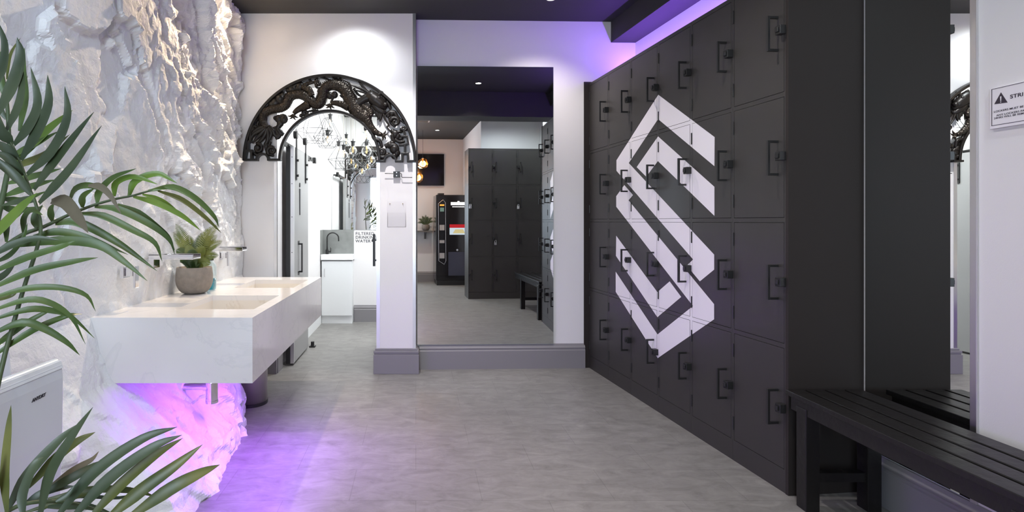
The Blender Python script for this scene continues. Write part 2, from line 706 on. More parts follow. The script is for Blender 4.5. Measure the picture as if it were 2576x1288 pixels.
# downstand beam across the room (seen in the big mirror only)
struct(MB().box(-1.80, XR, 1.75, 2.1, 2.74, CEIL - 0.001).build('ceiling_downstand', M['ceil']))

# room behind the camera, seen in the mirrors
struct(MB().box(-2.4, 3.4, -2.3, -2.15, 0, CEIL).build('wall_front', M['wall']))
struct(MB().box(1.42, 2.60, -2.15, 0.04, 0, CEIL).build('wall_front_right', M['wall']))
struct(MB().box(-1.95, -1.8, -2.2, 4.7, 0, CEIL).build('wall_left_rear', M['wall']))
# added window behind the camera, out of view, glowing for the cool fill
wf = MB()
wf.box(-1.40, -0.10, -2.15, -2.10, 0.85, 0.91).box(-1.40, -0.10, -2.15, -2.10, 2.59, 2.65).box(-1.40, -1.34, -2.15, -2.10, 0.85, 2.65)
wf.box(-0.16, -0.10, -2.15, -2.10, 0.85, 2.65).box(-0.775, -0.725, -2.15, -2.11, 0.85, 2.65)
wfo = struct(wf.build('added_window_1', M['cab']))
MB().box(-1.34, -0.16, -2.147, -2.135, 0.91, 2.59).build('added_window_pane', M['cool_pane'], wfo)

# corridor behind the arch
struct(MB().box(-1.36, -1.2135, YA + 0.17, YB, 0, CEIL).build('wall_corridor_left', M['wall']))
struct(MB().box(-1.36, 0.5, YB, YB + 0.12, 0, CEIL).build('wall_corridor_back', M['wall']))
struct(MB().box(0.32, 0.46, 4.95, YB, 0, CEIL).build('wall_corridor_right', M['wall']))


def skirting(name, p0, p1, m, h=0.215, t=0.028):
    """moulded skirting board running from p0 to p1, its back against the wall on the left of that direction"""
    p0, p1 = Vector((*p0, 0)), Vector((*p1, 0))
    d = (p1 - p0)
    L = d.length
    T = Matrix.Translation(p0) @ Matrix.Rotation(math.atan2(d.y, d.x), 4, 'Z')
    prof = [(0, 0), (-t, 0), (-t, h * 0.74), (-t * 0.82, h * 0.77), (-t * 0.82, h * 0.82), (-t * 0.95, h * 0.85), (-t * 0.6, h * 0.93), (-t * 0.45, h), (0, h)]
    return struct(MB().prism(prof, 0, L, 'X', T).build(name, m))


skirting('baseboard_back', (0.03, 4.70), (1.50, 4.743), M['base'])
skirting('baseboard_back_left', (-1.60, YA), (JL + 0.002, YA), M['base'])
b = MB()
hh = 0.215
for z0, z1, e in ((0, hh * 0.76, 0.028), (hh * 0.76, hh * 0.82, 0.022), (hh * 0.82, hh * 0.92, 0.026), (hh * 0.92, hh, 0.014)):
    b.box(JR - e, 0.0 + e, YA - e, YA + 0.16, z0, z1)
struct(b.build('baseboard_pier', M['base'], bevel=0.003))
struct(MB().box(JL - 0.02, JL + 0.008, YA + 0.005, YA + 0.17, 0, 0.19).build('baseboard_jamb', M['base']))
skirting('baseboard_corridor_back', (-0.80, YB), (0.32, YB), M['base'])
b = MB().box(-1.2135, -1.200, 5.55, YB, 0, 0.15)
struct(b.build('baseboard_corridor_left', M['cab']))
skirting('baseboard_right', (XR, 2.55), (XR, 1.28), M['base'])
skirting('baseboard_front', (1.40, -2.15), (-1.8, -2.15), M['base'])
skirting('baseboard_front_right', (1.42, -0.0), (1.42, -2.15), M['base'])

# ------------------------------------------------------------------ rock wall (left)


def rock_wall():
    ys = np.concatenate([np.arange(0.5, 1.7, 0.03), np.arange(1.7, YA + 0.001, 0.0115)])
    zs = np.arange(0.0, CEIL + 0.001, 0.0118)
    Y, Z = np.meshgrid(ys, zs, indexing='ij')
    nz = noise.noise
    wy, wz, hf = np.zeros_like(Y), np.zeros_like(Y), np.zeros_like(Y)
    f1, rg = np.zeros_like(Y), np.zeros_like(Y)
    for i in range(Y.shape[0]):
        for j in range(Y.shape[1]):
            y, z = Y[i, j], Z[i, j]
            wy[i, j] = 0.16 * nz((y * 3.1, z * 3.1, 1.7)) + 0.05 * nz((y * 11, z * 11, 5.1)) + 0.018 * nz((y * 32, z * 32, 3.1))
            wz[i, j] = 0.16 * nz((y * 3.1, z * 3.1, 9.2)) + 0.05 * nz((y * 11, z * 11, 7.7)) + 0.018 * nz((y * 32, z * 32, 8.4))
            hf[i, j] = noise.fractal((y * 16, z * 16, 2.2), 0.75, 2.0, 4)
            f1[i, j] = nz((y * 1.3, z * 0.9, 0.3))
            rg[i, j] = abs(nz((y * 9 + z * 3.5, z * 4.0, 4.4))) + 0.5 * abs(nz((y * 20 + z * 8, z * 10, 6.6)))

    def facets(sy, sz, tilt, off, seed, shear=0.35):
        rs = np.random.RandomState(seed)
        n1, n2 = int(5.2 / sy) + 2, int(4.0 / sz) + 2
        g = np.stack(np.meshgrid(np.arange(n1), np.arange(n2), indexing='ij'), -1).reshape(-1, 2).astype(float)
        g += rs.uniform(0, 1, g.shape)
        cy, cz = g[:, 0] * sy - 0.2, g[:, 1] * sz - 0.4
        a = rs.uniform(-off, off, len(g))
        ty, tz = rs.uniform(-tilt, tilt, len(g)), rs.uniform(-tilt, tilt, len(g))
        py, pz = (Y + wy + shear * (Z - 1.5)), (Z + wz)
        best = np.full(Y.shape, 1e9)
        h = np.zeros(Y.shape)
        for k in range(len(g)):
            dy, dz = py - (cy[k] + shear * (cz[k] - 1.5)), pz - cz[k]
            d = (dy / sy) ** 2 + (dz / sz) ** 2
            mk = d < best
            best = np.where(mk, d, best)
            h = np.where(mk, a[k] + ty[k] * dy + tz[k] * dz, h)
        return h
    def blur(a, n):
        for _ in range(n):
            p = np.pad(a, 1, mode='edge')
            a = (p[1:-1, 1:-1] * 2 + p[:-2, 1:-1] + p[2:, 1:-1] + p[1:-1, :-2] + p[1:-1, 2:]) / 6
        return a
    h = blur(facets(0.70, 0.95, 0.075, 0.020, 3), 1) + blur(facets(0.30, 0.50, 0.11, 0.010, 8), 1)
    h *= 0.72 + 0.28 * np.clip((Y - 2.5) / 0.8, 0, 1)
    # rougher, streakier towards the far end and low down
    rough = np.clip((Y - 2.9) / 0.9, 0, 1) * np.clip(0.35 + (Z - 0.8) / 1.6, 0.25, 1.0)
    rough = np.maximum(rough, 0.55 * np.clip((0.75 - Z) / 0.4, 0, 1))
    h += rough * (blur(facets(0.13, 0.25, 0.34, 0.013, 21, 0.5), 1) + blur(facets(0.06, 0.11, 0.35, 0.004, 33, 0.5), 1) + 0.009 * (0.35 - rg)) + hf * (0.0013 + 0.0055 * rough) + 0.025 * f1
    # flat facing strip just above the worktop and around the taps
    calm = np.clip((1.28 - Z) / 0.2, 0, 1) * np.clip((Z - 0.55) / 0.2, 0, 1)
    h *= 1 - 0.72 * calm
    prof = np.interp(Z, [0, 0.12, 0.3, 0.55, 0.85, 1.3, CEIL], [0.49, 0.43, 0.27, 0.06, -0.03, -0.02, 0.0])
    bul = np.interp(Y, [0.5, 1.90, 2.25, 3.0, 3.40, 3.56, 3.68, YA], [0, 0, 1, 1, 0.92, 0.70, 0.10, 0.0])
    prof2 = np.interp(Z, [0, 0.15, 0.3, 0.53, 0.60, 0.85, 1.3, CEIL], [0.49, 0.46, 0.42, 0.39, 0.06, -0.03, -0.02, 0.0])
    mixf = np.clip((Y - 3.02) / 0.3, 0, 1)
    prof = prof * (1 - mixf) + prof2 * mixf
    base = np.where(Z < 0.85, np.where(prof > 0, prof * bul, prof), prof)
    edge = np.clip((Y - (YA - 0.05)) / 0.05, 0, 1)
    X = -1.49 + 0.045 * np.clip((Y - 3.6) / 0.7, 0, 1) + base + h - 0.012 * edge
    verts = np.stack([X, Y, Z], -1).reshape(-1, 3)
    nY, nZ = Y.shape
    idx = np.arange(nY * nZ).reshape(nY, nZ)
    faces = np.stack([idx[:-1, :-1], idx[1:, :-1], idx[1:, 1:], idx[:-1, 1:]], -1).reshape(-1, 4)
    # solid back
    b = MB()
    b.v = [tuple(p) for p in verts.tolist()]
    b.f = [tuple(p) for p in faces.tolist()]
    b.box(-1.80, -1.70, 0.5, YA, 0, CEIL)
    o = b.build('wall_left', M['rock'])
    for p in o.data.polygons:
        p.use_smooth = False
    return struct(o)


ROCK = rock_wall()

# ------------------------------------------------------------------ mirrors
mt = thing('wall_mirror', 'large frameless mirror standing on the grey skirting beside the lockers', 'mirror', (0.62, 4.70, 0.216), TILT)
x0, x1 = 0.012 - 0.62, 1.218 - 0.62
MB().box(x0, x1, -0.006, -0.001, 0, 2.45).build('glass', M['mirror_e'], mt)
MB().add([(x0 + .002, -0.0064, .002), (x1 - .002, -0.0064, .002), (x1 - .002, -0.0064, 2.448), (x0 + .002, -0.0064, 2.448)], [(0, 1, 2, 3)]).build('silvered_face', M['mirror'], mt)

mt = thing('narrow_wall_mirror', 'tall mirror on the right wall behind the slatted bench', 'mirror', (XR, 2.31, 0.0))
MB().box(-0.007, -0.001, -0.246, 0.235, 0.22, 3.0).build('glass', M['mirror_e'], mt)
MB().add([(-0.0074, -0.246, 0.222), (-0.0074, 0.235, 0.222), (-0.0074, 0.235, 2.998), (-0.0074, -0.246, 2.998)], [(0, 1, 2, 3)]).build('silvered_face', M['mirror'], mt)
struct(MB().box(XR - 0.009, XR, 2.040, 2.064, 0.0, CEIL).build('trim_5', M['alu'], bevel=0.001))

mt = thing('corridor_mirror', 'mirror above the drinking water sink behind the arch', 'mirror', (-0.39, YB, 1.192))
MB().box(-0.70, 0.70, -0.007, -0.001, 0, 1.49).build('glass', M['mirror_e'], mt)
MB().add([(-0.699, -0.0074, .001), (0.699, -0.0074, .001), (0.699, -0.0074, 1.489), (-0.699, -0.0074, 1.489)], [(0, 1, 2, 3)]).build('silvered_face', M['mirror'], mt)

# ------------------------------------------------------------------ lockers
LOGO = [
    [(1656.4, 238.2), (1798.4, 344.9), (1797.8, 418.1), (1655.9, 299.6), (1582.2, 410.2), (1797.2, 640.4), (1797.2, 678.1), (1761.1, 707.8),
     (1728.1, 668.2), (1744, 652.7), (1551.2, 429.6), (1551.2, 403.2)],
    [(1655.9, 343.1), (1797.8, 469.9), (1797.8, 543.1), (1655.5, 405.2), (1626.2, 444.5), (1602, 420.4)],
    [(1571, 465.5), (1592.8, 490.6), (1581.6, 503.8), (1797, 765.1), (1797, 803.2), (1654.9, 901), (1549.3, 734.1), (1549.2, 683.3),
     (1654.6, 841.2), (1743.7, 769.8), (1550.6, 520), (1550.6, 493.6)],
    [(1550.6, 592.9), (1654.1, 734.8), (1685.2, 707.8), (1714.2, 747), (1654.1, 798), (1549.9, 643.7)],
]


def on_lockers(x, y):
    """emblem corner measured on the locker face -> (distance along the lockers, height)"""
    d = Vector(((x - PX) / F, 1.0, -(y - PY) / F))
    u = Vector((-0.102, 0.9948, 0)).normalized()
    n = Vector((u.y, -u.x, 0))
    t = LO.dot(n) / d.dot(n)
    p = d * t
    return ((p - LO).dot(u), p.z + EYE)


LOGO_T = []
for pl in LOGO:
    q = [on_lockers(*p) for p in pl]
    for t in tessellate_polygon([[Vector((a, b, 0)) for a, b in q]]):
        LOGO_T.append([q[i] for i in t])


def clip(poly, x0, x1, z0, z1):
    for ax, lim, sg in ((0, x0, 1), (0, x1, -1), (1, z0, 1), (1, z1, -1)):
        out = []
        for i in range(len(poly)):
            a, b = poly[i - 1], poly[i]
            ia, ib = (a[ax] - lim) * sg >= 0, (b[ax] - lim) * sg >= 0
            if ia != ib:
                t = (lim - a[ax]) / (b[ax] - a[ax])
                out.append((a[0] + (b[0] - a[0]) * t, a[1] + (b[1] - a[1]) * t))
            if ib:
                out.append(b)
        poly = out
        if len(poly) < 3:
            return []
    return poly


def decal(x0, x1, z0, z1, ox, parent, y):
    b = MB()
    for t in LOGO_T:
        c = clip(t, x0, x1, z0, z1)
        if len(c) >= 3:
            area = abs(sum(c[i - 1][0] * c[i][1] - c[i][0] * c[i - 1][1] for i in range(len(c)))) / 2
            if area > 1e-6:
                b.add([(p[0] - ox, y, p[1]) for p in c], [tuple(range(len(c)))])
    if b.f:
        o = b.build('emblem_piece', M['vinyl'], parent)
        o['label'] = 'white emblem vinyl'


PLINTH = 0.10
RH = (LH - 0.012 - PLINTH) / 4
door_me = frame_me = None
G = 0.011        # frame strip beside each door


def handle_mb(x, z, y=0.0, h=0.17, s=0.055, w=0.011):
    b = MB()
    b.box(x - w / 2, x + w / 2, y + s - w, y + s, z - h / 2, z + h / 2)
    b.box(x - w / 2, x + w / 2, y, y + s - w, z - h / 2, z - h / 2 + w)
    b.box(x - w / 2, x + w / 2, y, y + s - w, z + h / 2 - w, z + h / 2)
    return b


def locker_column(i, label, logo=True, root_loc=None, rz=None, group='black locker columns along the right wall', name='locker_column'):
    ox = i * LW
    if root_loc is None:
        p = LM @ Vector((ox, 0, 0))
        root = thing(name, label, 'lockers', p, LANG, group)
    else:
        root = thing(name, label, 'lockers', root_loc, rz, group)
    # carcass: box behind the doors with a face frame
    c = MB().box(0.0005, LW - 0.0005, -LD, -0.024, 0, LH)
    c.box(0.0005, G, -0.024, 0, 0, LH).box(LW - G, LW - 0.0005, -0.024, 0, 0, LH)
    c.box(G, LW - G, -0.024, 0, 0, PLINTH + G)
    c.box(G, LW - G, -0.024, 0, LH - G - 0.012, LH)
    for r in range(1, 4):
        c.box(G, LW - G, -0.024, 0, PLINTH + r * RH - G, PLINTH + r * RH + G)
    car = c.build('carcass', M['locker'], root)
    if logo:
        rects = [(0, G), (LW - G, LW)]
        bb = MB()
        for a, b_ in rects:
            for t in LOGO_T:
                q = clip(t, ox + a, ox + b_, 0, LH)
                if len(q) >= 3:
                    bb.add([(p[0] - ox, 0.0008, p[1]) for p in q], [tuple(range(len(q)))])
        for r in range(1, 4):
            for t in LOGO_T:
                q = clip(t, ox + G, ox + LW - G, PLINTH + r * RH - G, PLINTH + r * RH + G)
                if len(q) >= 3:
                    bb.add([(p[0] - ox, 0.0008, p[1]) for p in q], [tuple(range(len(q)))])
        if bb.f:
            o = bb.build('emblem_piece', M['vinyl'], car)
            o['label'] = 'white emblem vinyl'
    g = 0.0022
    for r in range(4):
        z0, z1 = PLINTH + r * RH + G + g, PLINTH + (r + 1) * RH - G - g
        if r == 3:
            z1 = LH - G - 0.012 - g
        zc = (z0 + z1) / 2
        d = MB().box(G + g, LW - G - g, -0.022, 0.0005, z0, z1).build('door', M['locker'], root, bevel=0.001)
        if logo:
            decal(ox + G + g, ox + LW - G - g, z0, z1, ox, d, 0.0014)
        handle_mb(0.052, zc).build('handle', M['bmetal'], d)
        lb = MB().box(-0.004, 0.030, 0.0, 0.034, zc - 0.016, zc + 0.026).box(0.004, 0.022, 0.034, 0.042, zc - 0.006, zc + 0.016)
        lb.build('latch', M['bmetal'], d, bevel=0.002)
        for k, zz in enumerate((z0 + 0.09, z1 - 0.09)):
            MB().cyl((LW - G * 0.6, 0.002, zz - 0.035), (LW - G * 0.6, 0.002, zz + 0.035), 0.0045, n=8).build('hinge', M['bmetal'], d)
    return root


NAMES = ['locker column nearest the bench, plain black with its end panel facing the bench',
         'second locker column from the bench, crossed by the right edge of the white emblem',
         'locker column carrying the right half of the white emblem, third from the bench',
         'locker column carrying the left half of the white emblem, third from the mirror wall',
         'second locker column from the big mirror, with only the left edge of the emblem',
         'farthest locker column, plain black, in the corner by the big mirror']
for i, nm in enumerate(NAMES):
    lc = locker_column(i, nm)
    if i == 0:
        MB().box(-0.018, 0.0, -LD, 0.004, 0, LH + 0.01).build('side_panel', M['black'], lc, bevel=0.001)

o = MB().box(6 * LW + 0.001, 6 * LW + 0.010, -0.12, 0.048, 0, LH + 0.015, LM).build('filler_panel', M['black'], bevel=0.002)
tag(o, 'tall black end panel between the farthest lockers and the mirror wall', 'panel')
# purple LED strip lying on top of the lockers
t = thing('led_strip', 'purple LED strip on top of the lockers along the wall', 'light strip', LM @ Vector((0, 0, LH)), LANG)
MB().box(0.02, 6 * LW, -0.36, -0.345, 0.001, 0.010).build('lit_tape', M['purple'], t)
light('led_glow', 'AREA', (3.3 * LW, -0.352, 0.014), L_LED_TOP * 0.85, (0.29, 0.12, 1.0), (R(180), 0, 0), 5.3 * LW, 0.02, parent=t)

# ------------------------------------------------------------------ bench
BZ, BX0, BX1, BY0, BY1 = 0.512, 1.735, 2.09, 1.16, 2.50
bt = thing('slatted_bench', 'long black slatted bench along the right wall below the narrow mirror', 'bench', (1.9, 1.83, 0))
n = 4
sw = (BX1 - BX0 - 3 * 0.013) / n
for k in range(n):
    a = BX0 + k * (sw + 0.013)
    MB().box(a - 1.9, a + sw - 1.9, BY0 - 1.83, BY1 - 1.83, BZ - 0.024, BZ).build('slat', M['bench'], bt, bevel=0.003)
fr = MB()
fr.box(BX0 + 0.012 - 1.9, BX0 + 0.04 - 1.9, BY0 + .02 - 1.83, BY1 - .02 - 1.83, BZ - 0.085, BZ - 0.025)
fr.box(BX1 - 0.04 - 1.9, BX1 - 0.012 - 1.9, BY0 + .02 - 1.83, BY1 - .02 - 1.83, BZ - 0.085, BZ - 0.025)
for yy in (BY0 + 0.10, 1.56, 2.38):
    fr.box(BX0 + 0.04 - 1.9, BX1 - 0.04 - 1.9, yy - .03 - 1.83, yy + .03 - 1.83, BZ - 0.085, BZ - 0.025)
fr.build('frame', M['bench'], bt)
for yy in (1.53, 2.41):
    for xx in (BX0 + 0.008, BX1 - 0.07):
        MB().box(xx - 1.9, xx + 0.062 - 1.9, yy - .031 - 1.83, yy + .031 - 1.83, 0, BZ - 0.085 + 0.03).build('leg', M['bench'], bt, bevel=0.003)
    MB().box(BX0 + 0.07 - 1.9, BX1 - 0.07 - 1.9, yy - .02 - 1.83, yy + .02 - 1.83, 0.13, 0.17).build('stretcher', M['bench'], bt)

# ------------------------------------------------------------------ wall notice (right edge of the photo)
SX = XR - 0.012
st = thing('wall_notice', 'white framed warning notice about lockers on the right wall', 'sign', (SX, 1.865, 1.722))
MB().box(0.001, 0.012, -0.115, 0.125, -0.078, 0.072).build('board', M['vinyl'], st, bevel=0.001)
p0, p1 = atX(2494, 224.7, SX), atX(2494, 317, SX)
ya, zt, zb = p0.y - 1.865, p0.z - 1.722, p1.z - 1.722
bw = 0.0016
b = MB().box(0, 0.001, ya - bw, ya, zb, zt).box(0, 0.001, -0.108, ya, zt - bw, zt).box(0, 0.001, -0.108, ya, zb, zb + bw).box(0, 0.001, -0.108, -0.108 + bw, zb, zt)
b.build('border', M['ink'], st)
q = [atX(2370 + a / 4.602, 160 + c / 4.602, SX) for a, c in ((602, 470), (680, 332), (757, 450))]
b = MB().prism([(v.y - 1.865, v.z - 1.722) for v in q], 0, 0.001, 'X')
b.build('warning_triangle', M['ink'], st, bevel=0.0006)
c = (q[0] + q[1] + q[2]) / 3
cy, cz = c.y - 1.865, c.z - 1.722 - 0.001
MB().prism([(cy - 0.0013, cz - 0.004), (cy + 0.0013, cz - 0.004), (cy + 0.0022, cz + 0.013), (cy - 0.0022, cz + 0.013)], -0.0004, 0.001, 'X').box(-0.0004, 0.001, cy - 0.0016, cy + 0.0016, cz - 0.0095, cz - 0.0065).build('exclamation_mark', M['vinyl'], st)
for body, ax, ay, hgt, bold in (('STRI', 784, 405, 42, 0.0003), ('LOCKERS MUST BE', 597, 569, 21, 0.0001), ('ANY LOCKERS PA', 626, 611, 21, 0.0001), ('24HRS WILL BE REM', 598, 645, 20, 0.0001)):
    p = atX(2370 + ax / 4.602, 160 + ay / 4.602, SX)
    size = hgt / 4.602 * p.y / F / 0.70
    text('lettering', body, size, M['ink'], (0.0002, p.y - 1.865, p.z - 1.722), (R(90), 0, R(-90)), st, bold, 0.0001, sx=1.2)

# ------------------------------------------------------------------ vanity worktop
VX0, VX1, VY0, VY1, VZ0, VZ1 = -1.53, -0.764, 2.492, 4.309, 0.543, 0.85
BAS = [(-1.232, -0.800, 2.725, 3.235), (-1.232, -0.800, 3.585, 4.105)]      # front two: basin openings
BAS = [(-1.235, -0.83, 2.730, 3.240), (-1.235, -0.83, 3.610, 4.105)]


def top_with_holes(x0, x1, y0, y1, z0, z1, holes):
    b = MB()
    xs = sorted({x0, x1} | {h[0] for h in holes} | {h[1] for h in holes})
    ys = sorted({y0, y1} | {h[2] for h in holes} | {h[3] for h in holes})
    for i in range(len(xs) - 1):
        for j in range(len(ys) - 1):
            cx, cy = (xs[i] + xs[i + 1]) / 2, (ys[j] + ys[j + 1]) / 2
            if not any(h[0] < cx < h[1] and h[2] < cy < h[3] for h in holes):
                b.box(xs[i], xs[i + 1], ys[j], ys[j + 1], z0, z1)
    return b


vt = thing('vanity_worktop', 'long white marble vanity worktop fixed to the rock wall', 'worktop', (-1.15, 3.40, VZ0))
V0 = Vector((-1.15, 3.40, VZ0))


def shift(b, o):
    b.v = [(x - o[0], y - o[1], z - o[2]) for x, y, z in b.v]
    return b


shift(top_with_holes(VX0, VX1, VY0, VY1, VZ1 - 0.03, VZ1, BAS), V0).build('top', M['marble'], vt)
b = MB().box(VX1 - 0.02, VX1, VY0, VY1, VZ0, VZ1 - 0.03)
b.box(VX0, VX1 - 0.02, VY0, VY0 + 0.02, VZ0, VZ1 - 0.03).box(VX0, VX1 - 0.02, VY1 - 0.02, VY1, VZ0, VZ1 - 0.03)
shift(b, V0).build('apron', M['marble'], vt)
for h in BAS:
    dpt = 0.115
    zb = VZ1 - 0.03 - dpt
    t_ = 0.012
    b = MB()
    b.box(h[0] - t_, h[0], h[2] - t_, h[3] + t_, zb, VZ1 - 0.03).box(h[1], h[1] + t_, h[2] - t_, h[3] + t_, zb, VZ1 - 0.03)
    b.box(h[0], h[1], h[2] - t_, h[2], zb, VZ1 - 0.03).box(h[0], h[1], h[3], h[3] + t_, zb, VZ1 - 0.03)
    b.box(h[0] - t_, h[1] + t_, h[2] - t_, h[3] + t_, zb - t_, zb)
    bo = shift(b, V0).build('basin', M['marble_b'], vt)
    cx, cy = (h[0] + h[1]) / 2 - V0.x, (h[2] + h[3]) / 2 - V0.y
    MB().cyl((cx, cy, zb - V0.z), (cx, cy, zb - V0.z + 0.004), 0.032, n=24).build('drain', M['chrome'], bo, smooth=False)
# added panel cutting off the LED light, and LED strip hidden under the top
shift(MB().box(VX0, VX1 - 0.021, 3.115, 3.130, VZ0 + 0.004, VZ1 - 0.16), V0).build('light_cutoff_panel', M['marble_b'], vt)
t = thing('led_strip', 'purple LED strip tucked under the vanity worktop', 'light strip', (-0.86, 2.9, VZ0 + 0.10))
MB().tube([(0.012, -0.34, 0), (0.012, 0.19, 0), (-0.15, 0.19, 0)], 0.005, 6).build('lit_tape', M['purple'], t)
light('led_glow', 'AREA', (0.012, -0.08, -0.008), L_LED_VAN * 0.75, PURPLE, (0, R(2), 0), 0.02, 0.5, parent=t)
light('led_glow', 'AREA', (-0.07, 0.19, -0.008), L_LED_VAN * 0.55, PURPLE, (R(-16), R(-14), 0), 0.16, 0.02, parent=t)

light('led_glow', 'AREA', (0.066, -0.02, -0.112), L_LED_VAN * 0.9, PURPLE, (0, R(-48), 0), 0.015, 0.7, parent=t)  # added light below the apron edge, no tape there, spreads purple over the floor

# waste pipe and bottle trap under the first basin
t = thing('bottle_trap', 'chrome bottle trap and waste pipe hanging under the vanity worktop', 'pipe', (-1.13, 2.95, 0.30))
MB().cyl((0, 0, 0.0), (0, 0, 0.112), 0.032, n=24).cyl((0, 0, 0.108), (0, 0, 0.392), 0.017, n=16).cyl((0, 0, -0.002), (0, 0, 0.012), 0.0345, n=24).build('trap_body', M['chrome'], t, smooth=False)
MB().cyl((0, 0, 0.085), (-0.165, 0, 0.085), 0.019, n=18).cyl((-0.02, 0, 0.085), (-0.042, 0, 0.085), 0.026, n=18).build('outlet_pipe', M['chrome'], t)
MB().cyl((-0.16, 0, 0.085), (-0.27, 0, 0.085), 0.027, n=18).cyl((-0.155, 0, 0.085), (-0.185, 0, 0.085), 0.031, n=18).build('wall_pipe', M['cab'], t)

# ------------------------------------------------------------------ taps


def tap(Y, lever_dy, label):
    t = thing('wall_tap', label, 'tap', (-1.49, Y, 1.095), 0, 'wall taps over the vanity')
    MB().box(-0.01, 0.022, -0.035, 0.035, -0.058, -0.006).build('spout_block', M['chrome'], t, bevel=0.002)
    b = MB().box(0.0, 0.25, -0.052, 0.052, -0.008, 0.0).box(0.0, 0.25, -0.052, -0.046, 0.0, 0.020).box(0.0, 0.25, 0.046, 0.052, 0.0, 0.020).box(0, 0.06, -0.052, 0.052, 0.014, 0.02)
    b.build('spout', M['chrome'], t, bevel=0.0015)
    MB().box(-0.01, 0.010, lever_dy - 0.032, lever_dy + 0.032, -0.085, -0.024).build('valve_plate', M['chrome'], t, bevel=0.002)
    lv = MB().box(0.010, 0.05, lever_dy - 0.02, lever_dy + 0.02, -0.075, -0.033).build('valve_body', M['chrome'], t, bevel=0.002)
    MB().box(0.05, 0.062, lever_dy - 0.018, lever_dy + 0.018, -0.135, -0.024).build('lever', M['chrome'], lv, bevel=0.002)


tap(3.02, -0.29, 'chrome waterfall tap over the nearer basin, with lever, left of the fern')
tap(3.86, 0.20, 'chrome waterfall tap over the far basin, right of the fern')

# ------------------------------------------------------------------ fern in its pot, soap bottle
PT = Vector((-1.388, 3.34, VZ1))


def pot_mesh(r, h):
    out = [(0.0, 0.0), (r * 0.40, 0.0)]
    for k in range(1, 13):
        a = math.pi / 2 * k / 12
        out.append((r * (0.40 + 0.60 * math.sin(a) ** 0.8), h * 0.55 * (1 - math.cos(a)) ** 0.9))
    return out + [(r * 0.99, h * 0.75), (r * 0.95, h * 0.98), (r * 0.93, h), (r * 0.88, h), (r * 0.86, h * 0.86), (0, h * 0.86)]


def frond_fern(b, p0, p1, p2, w, n=30):
    P = spline([p0, p1, p2], n)
    k = len(P)
    b.tube(P, lerplist([0.0016, 0.0006], k), 5)
    vw = (p2 - p0).normalized()
    for i in range(2, k):
        tg = (P[i] - P[i - 1]).normalized()
        sd = tg.cross(Vector((0.25, -1, 0.25))).normalized()
        l = w * math.sin(math.pi * min(1, (0.12 + i / k * 0.92))) ** 0.7 + 0.004
        for s in (-1, 1):
            tip = P[i] + sd * s * l + tg * l * 0.45
            mid = P[i].lerp(tip, 0.5) + tg * l * 0.10 - Vector((0, 0, 0.002))
            b.leaf([P[i], mid, tip], l * 0.085 + 0.0006, 0.2, 4, up=Vector((0.25, -1, 0.3)))


def fern_plant(label, loc, r, h, fronds, wid, cat='plant'):
    t = thing('potted_fern', label, cat, loc)
    MB().lathe(pot_mesh(r, h), (0, 0, 0), 40).build('pot', M['concrete'], t, smooth=True)
    MB().lathe([(r * 0.86, 0), (0, 0.006)], (0, 0, h * 0.87), 24).build('soil', M['soil'], t)
    for i, (dx, dz, dy, mm) in enumerate(fronds):
        b = MB()
        base = Vector((dx * 0.12, dy * 0.1, h * 0.88))
        tip = Vector((dx, dy, h + dz * 1.25))
        mid = base.lerp(tip, 0.5) + Vector((-dx * 0.10, -0.01, abs(dx) * 0.16 + 0.012))
        frond_fern(b, base, mid, tip, wid)
        b.build('frond', mm, t)
    return t


FR = [(-0.125, 0.215, 0.02, M['fern']), (-0.115, 0.17, -0.03, M['fern']), (-0.05, 0.16, 0.03, M['fern']), (0.10, 0.20, 0.0, M['fern']), (0.155, 0.215, -0.02, M['fern']),
      (0.165, 0.13, 0.02, M['fern']), (0.16, 0.06, -0.03, M['fern']), (0.03, 0.17, 0.04, M['fern_d']), (-0.09, 0.09, -0.05, M['fern_d']), (0.02, 0.09, -0.07, M['fern_d']),
      (0.09, 0.10, -0.06, M['fern']), (0.12, 0.02, -0.05, M['fern']), (-0.06, 0.05, -0.06, M['fern_d']), (0.05, 0.03, -0.08, M['fern_d']), (-0.10, 0.13, 0.04, M['fern']),
      (0.0, 0.05, 0.06, M['fern_d']), (0.08, 0.15, 0.05, M['fern_d']), (-0.02, 0.11, -0.04, M['fern']), (0.13, 0.16, 0.03, M['fern'])]
fern_plant('green fern in a round concrete pot standing on the vanity worktop', PT, 0.110, 0.165, FR, 0.034)

t = thing('soap_bottle', 'clear bottle of turquoise soap behind the fern pot', 'bottle', (-1.238, 3.55, VZ1))
t.location = (-1.335, 3.475, VZ1)
MB().lathe([(0.0, 0.004), (0.029, 0.004), (0.034, 0.012), (0.034, 0.15), (0.030, 0.17), (0.016, 0.185), (0.014, 0.20)], (0, 0, 0), 28).build('bottle', M['bottle'], t, smooth=True)
MB().lathe([(0.0, 0.006), (0.028, 0.006), (0.0325, 0.014), (0.0325, 0.078), (0, 0.078)], (0, 0, 0), 28).build('soap', M['liquid'], t, smooth=True)
MB().cyl((0, 0, 0.196), (0, 0, 0.215), 0.016, n=20).cyl((0, 0, 0.215), (0, 0, 0.235), 0.005, n=10).box(-0.035, 0.006, -0.006, 0.006, 0.235, 0.243).build('pump', M['bmetal'], t)

